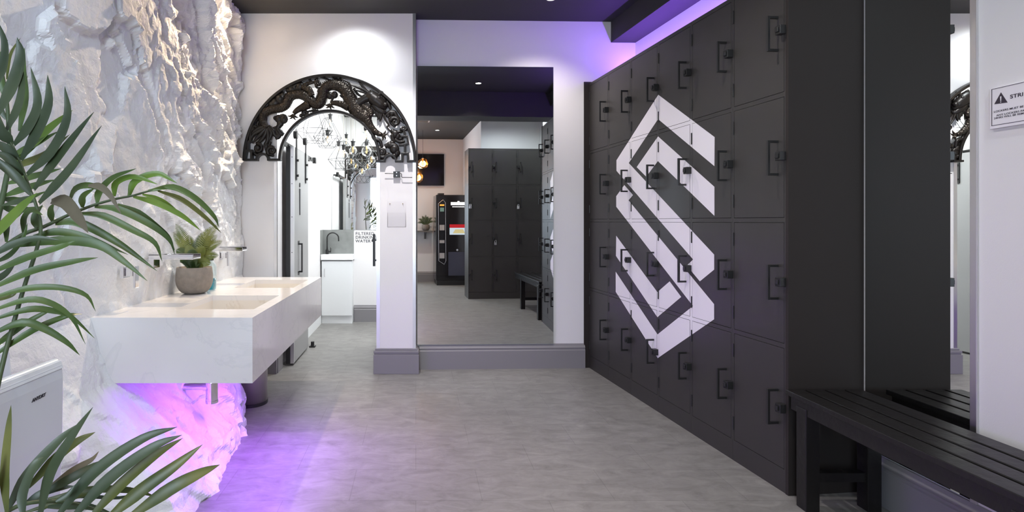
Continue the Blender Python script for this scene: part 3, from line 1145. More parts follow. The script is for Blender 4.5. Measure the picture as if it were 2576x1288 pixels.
# ------------------------------------------------------------------ waste bin behind the vanity
t = thing('pedal_bin', 'round brushed steel bin half hidden behind the vanity worktop', 'bin', (-1.185, 3.82, 0))
MB().cyl((0, 0, 0.02), (0, 0, 0.44), 0.118, n=40).build('body', M['steel'], t, smooth=False)
MB().cyl((0, 0, 0), (0, 0, 0.022), 0.121, n=40).build('base_ring', M['bmetal'], t)
MB().lathe([(0.12, 0), (0.12, 0.015), (0.09, 0.035), (0, 0.042)], (0, 0, 0.44), 40).build('lid', M['bmetal'], t, smooth=True)
for o in t.children:
    if o.name.startswith('body'):
        for p in o.data.polygons:
            p.use_smooth = len(p.vertices) == 4

# ------------------------------------------------------------------ hand dryer
DXF = -1.20
t = thing('hand_dryer', 'white hand dryer mounted on the rock wall behind the palm', 'hand dryer', (-1.35, 1.665, 0.19))
prof = [(0.02, 0.03), (0.08, 0.0), (0.12, 0.03), (0.138, 0.14), (0.148, 0.40), (0.150, 0.58), (0.146, 0.622), (0.136, 0.640), (0.122, 0.645), (0.112, 0.640), (0.104, 0.60), (0.085, 0.36), (0.02, 0.32)]
MB().prism(prof, -0.165, 0.150, 'Y').build('front_shell', M['dryer'], t, bevel=0.010, smooth=False)
MB().prism([(-0.155, 0.03), (0.02, 0.03), (0.02, 0.32), (-0.03, 0.40), (-0.055, 0.66), (-0.08, 0.695), (-0.155, 0.70)], -0.165, 0.180, 'Y').build('back_shell', M['dryer'], t, bevel=0.010)
MB().prism([(0.1035, 0.628), (0.108, 0.636), (0.1395, 0.6335), (0.1483, 0.612), (0.1488, 0.612), (0.1410, 0.6350), (0.1075, 0.6378), (0.1030, 0.628)], -0.1655, 0.1505, 'Y').build('lid_seam', M['dryer'], t)
pa = at(79, 1011, 1.0)
a = atX(80, 1011, DXF + 0.0)
text('lettering', 'ANYDRY', 0.0152, M['textb'], (0.1505, a.y - 1.665, a.z - 0.19 - 0.002), (R(90), R(-1), R(90)), t, 0.0004, 0.0006, shear=0.2)

# ------------------------------------------------------------------ palm
PB = Vector((-1.02, 1.22, 0))
palm = thing('potted_palm', 'tall kentia palm with arching fronds in front of the rock wall', 'plant', PB)
MB().lathe([(0.10, 0), (0.125, 0.02), (0.155, 0.36), (0.160, 0.37), (0.150, 0.37), (0.145, 0.33), (0, 0.33)], (0, 0, 0), 36).build('pot', M['bmetal'], palm, smooth=True)
MB().lathe([(0.146, 0), (0, 0.01)], (0, 0, 0.325), 24).build('soil', M['soil'], palm)


def pp(x, y, Y):
    return at(x, y, Y) - PB


def frond(name, rachis, leaves, w_scale=1.0, r0=0.006, r1=0.0025):
    """rachis: list of (x, y, Y); leaves: list of (points, half width px, material key, depth start, depth end)"""
    P = spline([pp(*p) for p in rachis], 24)
    st = MB().tube(P, lerplist([r0, r1], len(P)), 8)
    so = st.build('frond', M['stem'], palm, smooth=True)
    for pts, w, key, Y0, Y1 in leaves:
        k = len(pts)
        q = []
        for i, (x, y) in enumerate(pts):
            q.append(pp(x, y, Y0 + (Y1 - Y0) * i / (k - 1)))
        b = MB()
        b.leaf(q, w * w_scale * ((Y0 + Y1) / 2) / F, random.uniform(0.25, 0.5), 14, up=Vector((0.12 * random.uniform(-1, 1), -0.9, 0.3)))
        b.build('leaflet', M[key], so, smooth=True)
    return so


YU = 1.40
frond('upright', [(-60, 1240, 1.24), (0, 944, 1.30), (36, 807, 1.34), (64, 712, 1.36), (92, 628, 1.38), (103, 570, 1.40), (89, 510, 1.40), (77, 480, 1.40), (52, 411, 1.40), (30, 363, 1.40), (0, 298, 1.40), (-40, 200, 1.40)], [
    ([(99, 512), (178, 428), (256, 316)], 15, 'palm_d', 1.40, 1.36),
    ([(87, 478), (161, 383), (237, 281)], 15, 'palm_d', 1.40, 1.36),
    ([(69, 440), (133, 383), (172, 298), (163, 217)], 16, 'palm_d', 1.40, 1.35),
    ([(54, 403), (97, 331), (124, 262), (120, 188)], 17, 'palm_d', 1.40, 1.36),
    ([(36, 365), (75, 319), (97, 258), (77, 168)], 16, 'palm_d', 1.40, 1.37),
    ([(16, 330), (44, 280), (57, 225), (56, 160)], 14, 'palm_d', 1.40, 1.38),
    ([(-5, 290), (36, 214), (54, 145), (43, 94)], 18, 'palm_d', 1.40, 1.37),
    ([(-10, 220), (10, 173), (14, 113), (-4, 56)], 13, 'palm_d', 1.40, 1.38),
    ([(50, 330), (64, 250), (60, 180), (62, 120)], 10, 'palm', 1.46, 1.50),
    ([(81, 492), (40, 440), (-20, 388)], 11, 'palm_d', 1.40, 1.36),
    ([(66, 470), (24, 430), (-20, 408)], 11, 'palm_d', 1.40, 1.36),
    ([(60, 440), (24, 400), (-20, 380)], 12, 'palm_d', 1.40, 1.36),
    ([(48, 400), (10, 370), (-30, 355)], 12, 'palm_d', 1.40, 1.36),
    ([(30, 360), (5, 330), (-20, 280)], 14, 'palm_d', 1.40, 1.36),
    ([(89, 505), (60, 505), (0, 518)], 11, 'palm_d', 1.41, 1.42),
])
frond('behind', [(-80, 1000, 1.36), (-20, 620, 1.46), (10, 480, 1.50), (24, 400, 1.52), (22, 330, 1.52), (16, 242, 1.52), (0, 150, 1.52), (-10, 80, 1.5)], [
    ([(10, 494), (81, 470), (140, 452)], 10, 'palm', 1.50, 1.50),
    ([(20, 462), (89, 444), (155, 424)], 10, 'palm', 1.50, 1.50),
    ([(24, 424), (110, 392), (176, 338)], 11, 'palm_y', 1.52, 1.50),
    ([(26, 395), (90, 365), (148, 330)], 10, 'palm', 1.52, 1.5),
    ([(40, 410), (115, 335), (183, 277)], 14, 'palm_b', 1.52, 1.5),
    ([(22, 330), (50, 260), (70, 190)], 9, 'palm', 1.52, 1.5),
    ([(18, 260), (0, 170), (20, 100)], 9, 'palm', 1.52, 1.5),
    ([(16, 300), (-10, 260), (-30, 240)], 9, 'palm_d', 1.52, 1.5),
    ([(10, 490), (-10, 520), (-40, 540)], 9, 'palm', 1.52, 1.5),
    ([(18, 200), (28, 140), (52, 95)], 6, 'palm_y', 1.52, 1.5),
    ([(8, 500), (60, 505), (120, 480)], 9, 'palm', 1.52, 1.5),
    ([(4, 520), (50, 530), (110, 520)], 9, 'palm', 1.52, 1.5),
], r0=0.009, r1=0.003)
frond('right', [(-90, 900, 1.26), (-60, 680, 1.30), (0, 629, 1.34), (55, 591, 1.38), (109, 571, 1.42), (159, 547, 1.46), (206, 527, 1.49), (248, 512, 1.52), (298, 499, 1.56), (335, 492, 1.58), (373, 481, 1.6), (397, 478, 1.62)], [
    ([(245, 511), (252, 482), (286, 447), (343, 424)], 10, 'palm', 1.52, 1.54),
    ([(288, 494), (294, 460), (338, 445), (398, 464)], 9, 'palm_b', 1.55, 1.58),
    ([(325, 494), (343, 457), (397, 438), (446, 461)], 10, 'palm_b', 1.58, 1.62),
    ([(373, 481), (435, 472), (492, 499), (539, 544), (551, 572)], 8, 'palm', 1.6, 1.75),
    ([(397, 480), (460, 504), (517, 547), (557, 586)], 6.5, 'palm_y', 1.62, 1.75),
    ([(335, 495), (397, 512), (460, 544), (505, 580)], 8, 'palm_b', 1.58, 1.68),
    ([(358, 489), (410, 507), (458, 541)], 6, 'palm_b', 1.59, 1.68),
    ([(296, 514), (348, 535), (397, 572), (427, 601), (440, 640)], 7.5, 'palm', 1.56, 1.66),
    ([(238, 520), (298, 527), (373, 562), (420, 596), (440, 630)], 9, 'palm', 1.52, 1.62),
    ([(199, 537), (261, 544), (335, 579), (390, 611), (408, 658)], 9, 'palm', 1.49, 1.58),
    ([(139, 564), (199, 561), (298, 611), (397, 683)], 11, 'palm', 1.45, 1.52),
    ([(84, 595), (149, 584), (224, 599), (323, 641)], 10, 'palm', 1.41, 1.48),
    ([(50, 618), (149, 606), (248, 616), (310, 656), (371, 707)], 12, 'palm', 1.38, 1.44),
    ([(174, 511), (190, 477), (224, 467), (268, 484), (306, 540)], 9, 'palm', 1.48, 1.44),
    ([(129, 507), (165, 509), (199, 549), (222, 586)], 17, 'palm_dry', 1.44, 1.40),
    ([(222, 467), (252, 470), (278, 492), (306, 540)], 9, 'palm_dry', 1.455, 1.435),
    ([(208, 522), (211, 494), (238, 474)], 9, 'palm', 1.49, 1.49),
    ([(132, 557), (129, 529), (136, 512)], 9, 'palm', 1.45, 1.45),
    ([(94, 576), (90, 544), (108, 515)], 10, 'palm', 1.42, 1.42),
    ([(60, 589), (64, 549), (82, 530), (108, 541)], 9, 'palm', 1.39, 1.36),
    ([(17, 609), (22, 561), (50, 537), (70, 520)], 11, 'palm', 1.36, 1.33),
    ([(-30, 612), (45, 534), (94, 485)], 15, 'palm_b', 1.34, 1.30),
    ([(-10, 660), (30, 640), (60, 600), (70, 560)], 8, 'palm', 1.36, 1.36),
])
YS = 1.34
frond('left', [(-90, 1180, 1.24), (-60, 1000, 1.28), (-40, 880, 1.30), (-30, 780, 1.30), (-30, 690, 1.30), (-40, 600, 1.3)], [
    ([(-30, 690), (70, 648), (157, 620), (190, 606)], 10, 'palm', 1.30, 1.36),
    ([(-30, 730), (84, 681), (182, 659), (247, 648)], 10, 'palm', 1.30, 1.38),
    ([(-30, 752), (70, 726), (154, 724), (218, 743), (241, 784)], 8, 'palm', 1.30, 1.40),
    ([(-30, 785), (70, 754), (134, 765), (182, 801), (215, 866)], 8, 'palm', 1.30, 1.40),
    ([(-30, 808), (70, 779), (134, 782), (182, 798), (239, 852)], 8, 'palm', 1.31, 1.43),
    ([(-30, 845), (56, 812), (112, 826), (168, 860), (201, 894)], 10, 'palm', 1.30, 1.38),
    ([(-30, 885), (70, 812), (146, 770)], 9, 'palm', 1.31, 1.44),
    ([(-30, 905), (84, 832), (168, 796), (208, 790)], 9, 'palm', 1.31, 1.44),
    ([(-30, 650), (30, 618), (90, 600), (150, 604)], 10, 'palm_d', 1.30, 1.34),
    ([(-30, 755), (20, 745), (42, 738)], 9, 'palm_y', 1.42, 1.45),
    ([(-30, 715), (15, 690), (45, 650)], 10, 'palm_d', 1.36, 1.4),
])
frond('low', [(-80, 1480, 1.10), (-20, 1340, 1.14), (40, 1275, 1.18), (150, 1262, 1.24), (260, 1290, 1.3), (360, 1350, 1.34)], [
    ([(18, 1290), (14, 1195), (22, 1088), (28, 1019)], 12, 'palm_y', 1.16, 1.16),
    ([(-10, 1300), (-6, 1230), (0, 1140)], 8, 'palm_d', 1.16, 1.14),
    ([(17, 1287), (72, 1195), (143, 1114), (197, 1066)], 15, 'palm_d', 1.18, 1.26),
    ([(100, 1305), (130, 1190), (182, 1100), (234, 1024)], 15, 'palm_d', 1.18, 1.20),
    ([(72, 1226), (143, 1152), (196, 1110), (240, 1087)], 13, 'palm_y', 1.22, 1.32),
    ([(118, 1230), (186, 1182), (230, 1157), (249, 1135)], 8, 'palm_dry', 1.24, 1.32),
    ([(110, 1240), (203, 1190), (260, 1157)], 11, 'palm_d', 1.23, 1.3),
    ([(144, 1300), (239, 1188), (359, 1104), (446, 1074)], 15, 'palm_d', 1.22, 1.30),
    ([(180, 1305), (275, 1205), (383, 1126), (458, 1094)], 15, 'palm_d', 1.23, 1.30),
    ([(225, 1305), (311, 1214), (395, 1143), (460, 1102)], 14, 'palm_y', 1.25, 1.33),
    ([(270, 1305), (359, 1231), (442, 1171), (510, 1118)], 16, 'palm_y', 1.26, 1.34),
    ([(320, 1305), (431, 1229), (500, 1192), (553, 1169)], 16, 'palm_y', 1.28, 1.36),
    ([(120, 1256), (239, 1231), (335, 1234), (394, 1250)], 9, 'palm_y', 1.30, 1.40),
    ([(120, 1275), (215, 1272), (290, 1295)], 9, 'palm_d', 1.27, 1.35),
    ([(60, 1300), (62, 1240), (90, 1170), (110, 1150)], 14, 'palm_d', 1.14, 1.17),
    ([(60, 1270), (120, 1235), (190, 1222)], 10, 'palm_d', 1.22, 1.26),
    ([(60, 1290), (150, 1262), (230, 1240), (330, 1225)], 6, 'palm_y', 1.28, 1.38),
    ([(80, 1295), (180, 1250), (300, 1252), (345, 1236)], 5, 'palm_d', 1.3, 1.42),
    ([(140, 1262), (170, 1245), (190, 1218)], 7, 'palm_d', 1.2, 1.22),
])

# ------------------------------------------------------------------ carved dragon arch
KA = 4.50
arch = thing('carved_dragon_arch', 'black carved dragon arch mounted over the doorway', 'wall carving', (AX, YA, AZ))
CM = KA / F / 4.954


def A(x, y, d=0.0):
    """carving point measured on the arch face; d metres proud of it"""
    p = at(590 + x / 4.954, 160 + y / 4.954, KA)
    return Vector((p.x - AX, -0.032 - d, p.z - AZ))


def ring(r0, r1, d0, d1, a0=0.0, a1=180.0, n=72):
    b = MB()
    vs, fs = [], []
    cx, cz = A(1180, 1208).x, A(1180, 1208).z
    for i in range(n + 1):
        a = R(a0 + (a1 - a0) * i / n)
        for r, d in ((r0, d0), (r1, d0), (r1, d1), (r0, d1)):
            vs.append((cx + r * math.cos(a), d, cz + r * math.sin(a)))
    for i in range(n):
        for j in range(4):
            fs.append((i * 4 + j, i * 4 + (j + 1) % 4, (i + 1) * 4 + (j + 1) % 4, (i + 1) * 4 + j))
    fs += [(3, 2, 1, 0), (n * 4, n * 4 + 1, n * 4 + 2, n * 4 + 3)]
    return b.add(vs, fs)


RO = 1085 * CM
RI = 608 * CM
ring(RO - 0.024, RO, -0.06, -0.001).build('outer_ring', M['carved_s'], arch, bevel=0.005)
ring(RI, RI + 0.022, -0.06, -0.001).build('inner_ring', M['carved_s'], arch, bevel=0.005)


def atube(pts, rad, d=0.0, n=10, segs=None, flat=0.75):
    P = spline([A(x, y, d) for x, y in pts], segs or len(pts) * 5)
    return P, lerplist([r * CM for r in rad], len(P)), n, ((0, 1, 0), flat)


body_pts = [(385, 800), (350, 740), (335, 680), (350, 615), (410, 575), (490, 555), (560, 545), (625, 510), (655, 450), (690, 395), (760, 372), (840, 380), (905, 420), (950, 470),
            (1010, 500), (1060, 480), (1085, 420), (1100, 340), (1140, 280), (1210, 258), (1290, 268), (1360, 315), (1410, 385), (1445, 460), (1490, 540), (1550, 610), (1620, 660)]
body_rad = [38, 46, 52, 56, 56, 54, 56, 60, 62, 62, 60, 60, 58, 58, 62, 66, 66, 62, 60, 62, 68, 74, 82, 88, 92, 92, 80]
P, rr, n_, fl = atube(body_pts, body_rad, 0.004, 14, 110)
bd = MB().tube(P, rr, n_, fl)
bd.ball(A(1620, 655, 0.004), 92 * CM, 16, (1, 0.7, 1))
bo = bd.build('dragon_body', M['carved'], arch, smooth=True)
# spines along the back
sp = MB()
for i in range(3, len(P) - 14):
    tg = (P[i + 1] - P[i - 1]).normalized()
    nn = Vector((-tg.z, 0, tg.x))
    base = P[i] + nn * rr[i] * 0.92
    sp.cone(base - tg * 0.004, base + nn * 0.017 - tg * 0.008, 0.008, 5)
sp.build('back_spines', M['carved_s'], bo)
# smaller belly fringe
sp = MB()
for i in range(8, len(P) - 30, 1):
    tg = (P[i + 1] - P[i - 1]).normalized()
    nn = Vector((tg.z, 0, -tg.x))
    base = P[i] + nn * rr[i] * 0.94
    sp.cone(base, base + nn * 0.008, 0.006, 5)
sp.build('belly_fringe', M['carved_s'], bo)

hd = MB()
P2, r2, n2, f2 = atube([(1450, 490), (1520, 500), (1580, 465), (1640, 425), (1700, 415)], [70, 62, 56, 56, 60], 0.012)
hd.tube(P2, r2, n2, f2)
P2, r2, n2, f2 = atube([(1640, 400), (1700, 410), (1760, 450), (1830, 505), (1900, 545)], [46, 78, 84, 66, 30], 0.016)
hd.tube(P2, r2, n2, f2)                                     # skull and upper jaw
P2, r2, n2, f2 = atube([(1730, 490), (1790, 560), (1850, 600), (1890, 595)], [50, 46, 34, 12], 0.010)
hd.tube(P2, r2, n2, f2)                                     # lower jaw
hd.ball(A(1880, 515, 0.03), 34 * CM, 10).ball(A(1800, 430, 0.035), 26 * CM, 10)
for pts, rad in (([(1700, 380), (1600, 320), (1530, 290), (1450, 265)], [26, 22, 16, 5]), ([(1650, 350), (1600, 290), (1560, 240), (1535, 215)], [22, 18, 12, 4]),
                 ([(1720, 350), (1690, 330), (1700, 345)], [20, 14, 5]), ([(1660, 370), (1560, 340), (1480, 320)], [16, 14, 4]), ([(1780, 400), (1830, 360), (1850, 400)], [26, 26, 12])):
    P2, r2, n2, f2 = atube(pts, rad, 0.016, 8)
    hd.tube(P2, r2, n2, f2)
for k in range(7):                                          # shaggy crest behind the jaw
    x0, y0 = 1600 + k * 14, 440 + k * 10
    P2, r2, n2, f2 = atube([(x0, y0), (x0 - 20, y0 + 30 + 8 * k), (x0 - 10 + 22 * (k % 2), y0 + 80 + 10 * k)], [24, 16, 3], 0.014, 7)
    hd.tube(P2, r2, n2, f2)
for k in range(6):
    x0, y0 = 1740 + k * 28, 430 + k * 18
    hd.cone(A(x0, y0 - 50, 0.012), A(x0 - 30, y0 - 110, 0.02), 22 * CM, 6)
for k in range(5):
    hd.cone(A(1770 + k * 26, 540 + k * 10, 0.02), A(1778 + k * 26, 572 + k * 8, 0.022), 9 * CM, 5)
for k in range(8):                                          # mane and beard
    x0, y0 = 1640 + k * 18, 470 + k * 22
    P2, r2, n2, f2 = atube([(x0 + 60, y0 - 10), (x0 + 50, y0 + 60), (x0 + 30 + 12 * (k % 3), y0 + 95)], [26, 18, 4], 0.008, 7)
    hd.tube(P2, r2, n2, f2)
hd.build('dragon_head', M['carved_s'], arch, smooth=True)
for pts in ([(1850, 620), (1880, 700), (1920, 760), (1900, 790), (1950, 850)], [(1420, 230), (1450, 300), (1430, 370), (1360, 420), (1310, 390)], [(1330, 190), (1400, 220), (1440, 270)]):
    P2, r2, n2, f2 = atube(pts, [13, 12, 10], 0.014, 7)
    MB().tube(P2, r2, n2, f2).build('whisker', M['carved_s'], arch, smooth=True)


def claw(b, x, y, ang, s=1.0):
    for k, da in enumerate((-55, -20, 15, 50)):
        a = R(ang + da)
        p1 = (x + 42 * s * math.cos(a), y + 42 * s * math.sin(a))
        a2 = a + R(35 if da > 0 else -30)
        p2 = (p1[0] + 36 * s * math.cos(a2), p1[1] + 36 * s * math.sin(a2))
        P_, r_, n_2, f_2 = atube([(x, y), p1, p2], [15 * s, 13 * s, 3], 0.012, 7, 6)
        b.tube(P_, r_, n_2, f_2)


for pts, rad, cx, cy, ang in (
        ([(920, 500), (840, 540), (770, 580), (730, 620)], [60, 46, 36, 26], 728, 630, 100),
        ([(1420, 530), (1330, 500), (1250, 485), (1195, 490)], [62, 42, 34, 24], 1190, 500, 110),
        ([(960, 400), (920, 320), (860, 285), (900, 245), (980, 225)], [46, 44, 36, 26, 20], 990, 225, 10),
        ([(1640, 690), (1690, 780), (1760, 850), (1830, 885)], [64, 48, 36, 26], 1835, 885, 20),
        ([(1560, 420), (1600, 520), (1680, 590), (1690, 660)], [40, 40, 42, 40], 1690, 660, 400)):
    b = MB()
    P2, r2, n2, f2 = atube(pts, rad, 0.010, 12)
    b.tube(P2, r2, n2, f2)
    if ang != 400:
        claw(b, cx, cy, ang)
    b.build('dragon_leg', M['carved'], arch, smooth=True)

tl = MB()
for pts in ([(380, 790), (300, 830), (230, 870), (190, 940), (205, 985)], [(385, 800), (320, 870), (270, 920), (215, 990)], [(395, 800), (370, 880), (320, 950), (265, 985)], [(400, 800), (410, 880), (400, 960), (370, 1010), (385, 1070)],
            [(405, 790), (450, 850), (430, 930), (400, 970)], [(380, 780), (290, 800), (215, 860), (180, 900)], [(410, 780), (470, 830), (490, 880), (540, 930)]):
    P2, r2, n2, f2 = atube(pts, [30, 30, 24, 8], 0.006, 8)
    tl.tube(P2, r2, n2, f2)
tl.build('tail_tuft', M['carved_s'], arch, smooth=True)


def keep(x, y, r):
    dx, dy = x - 1180, y - 1208
    q = math.hypot(dx, dy)
    if y > 1190 or q < 1:
        return x, y
    k = min(max(q, 618 + r * 0.6), 1068 - r) / q
    return 1180 + dx * k, 1208 + dy * k


def spiral(b, x, y, r, a0=0, turns=1.4, w=22, d=0.006, sgn=1):
    x, y = keep(x, y, r + 10)
    pts = []
    for i in range(18):
        t = i / 17
        a = R(a0) + sgn * t * turns * 2 * math.pi
        q = r * (1 - 0.82 * t)
        pts.append(A(x + q * math.cos(a), y + q * math.sin(a), d))
    b.tube(pts, lerplist([w * CM, w * 0.8 * CM, w * 0.6 * CM], len(pts)), 8, ((0, 1, 0), 0.8))


def cloud(balls, spirals, links):
    b = MB()
    for x, y, r in balls:
        x, y = keep(x, y, r)
        b.ball(A(x, y, 0.0), r * CM, 12, (1, 0.55, 1))
    for s in spirals:
        spiral(b, *s)
    for pts, w in links:
        pts = [keep(x, y, w * 0.6) for x, y in pts]
        P2, r2, n2, f2 = atube(pts, [w, w, w * 0.7], 0.0, 8)
        b.tube(P2, r2, n2, f2)
    b.build('cloud_scroll', M['carved_s'], arch, smooth=True)


cloud([(700, 300, 55), (790, 230, 55), (660, 290, 30)], [(760, 240, 62, 90), (680, 270, 48, 200)], [([(640, 310), (720, 330), (800, 320), (880, 340)], 30)])
cloud([(440, 420, 62), (540, 410, 62), (480, 450, 45), (400, 440, 50), (590, 380, 40)], [(580, 440, 45, 0)], [([(360, 470), (330, 520), (290, 580), (260, 640)], 26), ([(260, 600), (300, 560), (360, 520)], 18)])
cloud([(600, 690, 55), (540, 680, 52), (560, 740, 45), (500, 670, 30)], [(600, 690, 60, 180)], [([(560, 750), (530, 800), (560, 850), (600, 880)], 34), ([(490, 780), (520, 850), (550, 900), (500, 930)], 26)])
cloud([(560, 860, 42), (530, 905, 34)], [], [])
cloud([], [(255, 710, 70, 240)], [([(200, 690), (240, 650), (300, 640)], 20), ([(190, 770), (200, 740), (230, 760)], 18)])
cloud([(270, 1040, 40), (300, 1090, 30)], [(280, 1050, 62, 250), (455, 1080, 62, 120, 1.4, 26), (190, 775, 34, 90)], [([(230, 1100), (260, 1130), (330, 1120)], 24), ([(385, 1000), (390, 1060), (420, 1120), (480, 1140)], 26), ([(395, 960), (430, 970), (410, 1020)], 22)])
cloud([(1830, 1110, 50), (1800, 1060, 40), (1850, 1160, 40)], [(1835, 1105, 72, 0, 1.4, 28)], [([(1720, 870), (1740, 930), (1810, 960), (1830, 1040)], 26), ([(1760, 1030), (1780, 1100), (1790, 1180)], 22)])
cloud([(1990, 1060, 62), (1930, 1010, 45), (2020, 1110, 45), (1960, 990, 40), (1990, 1150, 40)], [(1985, 1060, 60, 200, 1.2, 26)], [([(1870, 1030), (1920, 1000), (1970, 980)], 28)])
cloud([(2000, 870, 52), (2030, 900, 40), (1970, 840, 34)], [(2110, 800, 34, 0, 1.2, 18)], [([(2000, 850), (2060, 840), (2100, 830)], 22), ([(2010, 900), (2070, 930), (2100, 910)], 18), ([(2000, 940), (2060, 970), (2120, 960)], 22), ([(1960, 880), (1975, 940), (2000, 960)], 26)])
cloud([(1960, 610, 36), (1910, 640, 30)], [(2000, 720, 62, 180, 1.3, 24)], [([(1890, 640), (1930, 600), (1990, 600), (2020, 650), (2060, 690)], 26), ([(1930, 660), (1950, 730), (2000, 780)], 22), ([(2040, 690), (2080, 700), (2120, 740)], 18)])
cloud([(1180, 390, 46), (1240, 380, 46), (1210, 410, 30)], [], [([(1230, 400), (1210, 440), (1190, 480)], 16)])
cloud([(860, 610, 40), (820, 640, 26)], [(880, 615, 36, 180, 1.2, 18)], [([(1040, 580), (960, 580), (900, 590)], 16)])
cloud([(1040, 240, 34), (1010, 200, 24)], [], [([(1000, 230), (1010, 280), (1040, 300), (1030, 340)], 15), ([(910, 180), (950, 210), (1000, 225)], 13)])
cloud([(1260, 190, 26), (1310, 195, 28)], [], [([(1060, 150), (1150, 185), (1230, 215), (1320, 230)], 13), ([(1200, 150), (1260, 190), (1330, 200)], 11)])
cloud([], [], [([(1480, 300), (1530, 370), (1580, 400)], 16)])
cloud([(1830, 400, 40), (1860, 430, 40), (1900, 470, 34)], [(1840, 400, 44, 120, 1.2, 20)], [([(1870, 440), (1920, 500), (1940, 560)], 24)])
cloud([(290, 560, 30), (330, 540, 30), (270, 620, 24)], [], [([(230, 650), (270, 600), (330, 560), (400, 500)], 22), ([(330, 480), (390, 450), (430, 470)], 22)])


def bars(paths, w=26):
    """square fret bars following each path with mitred corners"""
    b = MB()
    for k, pts in enumerate(paths):
        p = [A(*keep(x, y, 16)) for x, y in pts]
        n = len(p)
        h = w * CM / 2
        L, Rr = [], []
        for i in range(n):
            d0 = (p[i] - p[i - 1]).normalized() if i else (p[1] - p[0]).normalized()
            d1 = (p[i + 1] - p[i]).normalized() if i < n - 1 else d0
            n0, n1 = Vector((-d0.z, 0, d0.x)), Vector((-d1.z, 0, d1.x))
            m = n0 + n1
            m = m.normalized() if m.length > 1e-6 else n0
            m = m / max(0.35, m.dot(n0))
            e = (-d1 * h if i == 0 else (d0 * h if i == n - 1 else Vector()))
            L.append(p[i] + m * h + e)
            Rr.append(p[i] - m * h + e)
        f, bk = -0.058 + 0.002 * k, -0.002
        vs = []
        for q in (L, Rr):
            vs += [(v.x, f, v.z) for v in q] + [(v.x, bk, v.z) for v in q]
        fs = []
        for i in range(n - 1):
            a, c, g_, e_ = i, n + i, 2 * n + i, 3 * n + i
            fs += [(a, a + 1, g_ + 1, g_), (c, e_, e_ + 1, c + 1), (a, c, c + 1, a + 1), (g_, g_ + 1, e_ + 1, e_)]
        fs += [(0, 2 * n, 3 * n, n), (n - 1, 2 * n - 1, 4 * n - 1, 3 * n - 1)]
        b.add(vs, fs)
    return b


def bump(cx, cy, r=74, n=12):
    return [(cx - r * math.cos(math.pi * i / n), cy - r * math.sin(math.pi * i / n)) for i in range(n + 1)]


bars([[(118, 1195), (118, 1082), (205, 1082), (205, 1195), (270, 1195)] + bump(342, 1195)[1:-1] + [(415, 1195), (530, 1195)],
      [(160, 1082), (160, 985), (118, 985)], [(160, 985), (190, 955), (190, 868), (138, 868)], [(160, 868), (170, 790), (200, 770)], [(118, 1195), (175, 1195)]]).build('key_fret', M['carved_s'], arch, bevel=0.003)
bars([[(1770, 1212), (1865, 1212)] + bump(1938, 1212)[1:-1] + [(2010, 1212), (2088, 1212), (2088, 1118), (2160, 1118), (2160, 1212), (2245, 1212)],
      [(2122, 1118), (2122, 1010), (2165, 990), (2150, 905), (2090, 905)], [(2060, 1010), (2122, 1010)], [(2120, 905), (2110, 820), (2070, 810)]]).build('key_fret', M['carved_s'], arch, bevel=0.003)

# ------------------------------------------------------------------ fittings on the pier
t = thing('door_latch', 'small black latch with a cranked bolt on the pier below the arch', 'latch', at(998, 438, YA))
t.location.y = YA
c = at(998, 438, YA - 0.03)


def q3(x, y, d=0.03):
    return at(940 + x / 5.858, 400 + y / 5.858, YA - d) - t.location


a, b_ = q3(290, 268), q3(388, 182)
MB().box(a.x, b_.x, -0.034, -0.001, a.z, b_.z).build('keeper_block', M['bmetal'], t, bevel=0.001)
MB().tube([q3(165, 213), q3(290, 214)], 0.0032, 8).build('bolt', M['bmetal'], t)
MB().tube(spline([q3(385, 214), q3(408, 218), q3(412, 262), q3(425, 271), q3(440, 271)], 12) + [q3(568, 272)], 0.0032, 8).build('bolt', M['bmetal'], t)
for yy in (200, 246):
    p = q3(338, yy)
    MB().cyl((p.x, -0.037, p.z), (p.x, -0.033, p.z), 0.004, n=12).build('screw', M['alu'], t)

t = thing('leaflet_holder', 'clear acrylic leaflet holder screwed to the pier', 'holder', at(997, 540, YA))
t.location.y = YA


def q4(x, y, d=0.03):
    return at(940 + x / 5.858, 400 + y / 5.858, YA - d) - t.location


a, b_ = q4(195, 1010), q4(478, 625)
MB().box(a.x, b_.x, -0.004, -0.001, a.z, b_.z).build('back_plate', M['acrylic'], t)
a2, b2 = q4(200, 1005), q4(474, 790)
b = MB().box(a2.x, b2.x, -0.032, -0.029, a2.z, b2.z).box(a2.x, b2.x, -0.029, -0.004, a2.z, a2.z + 0.003).box(a2.x, a2.x + 0.003, -0.029, -0.004, a2.z, b2.z).box(b2.x - 0.003, b2.x, -0.029, -0.004, a2.z, b2.z)
b.build('pocket', M['acrylic'], t)
for xx in (237, 428):
    p = q4(xx, 658)
    MB().cyl((p.x, -0.007, p.z), (p.x, -0.004, p.z), 0.0045, n=12).build('screw', M['brass'], t)

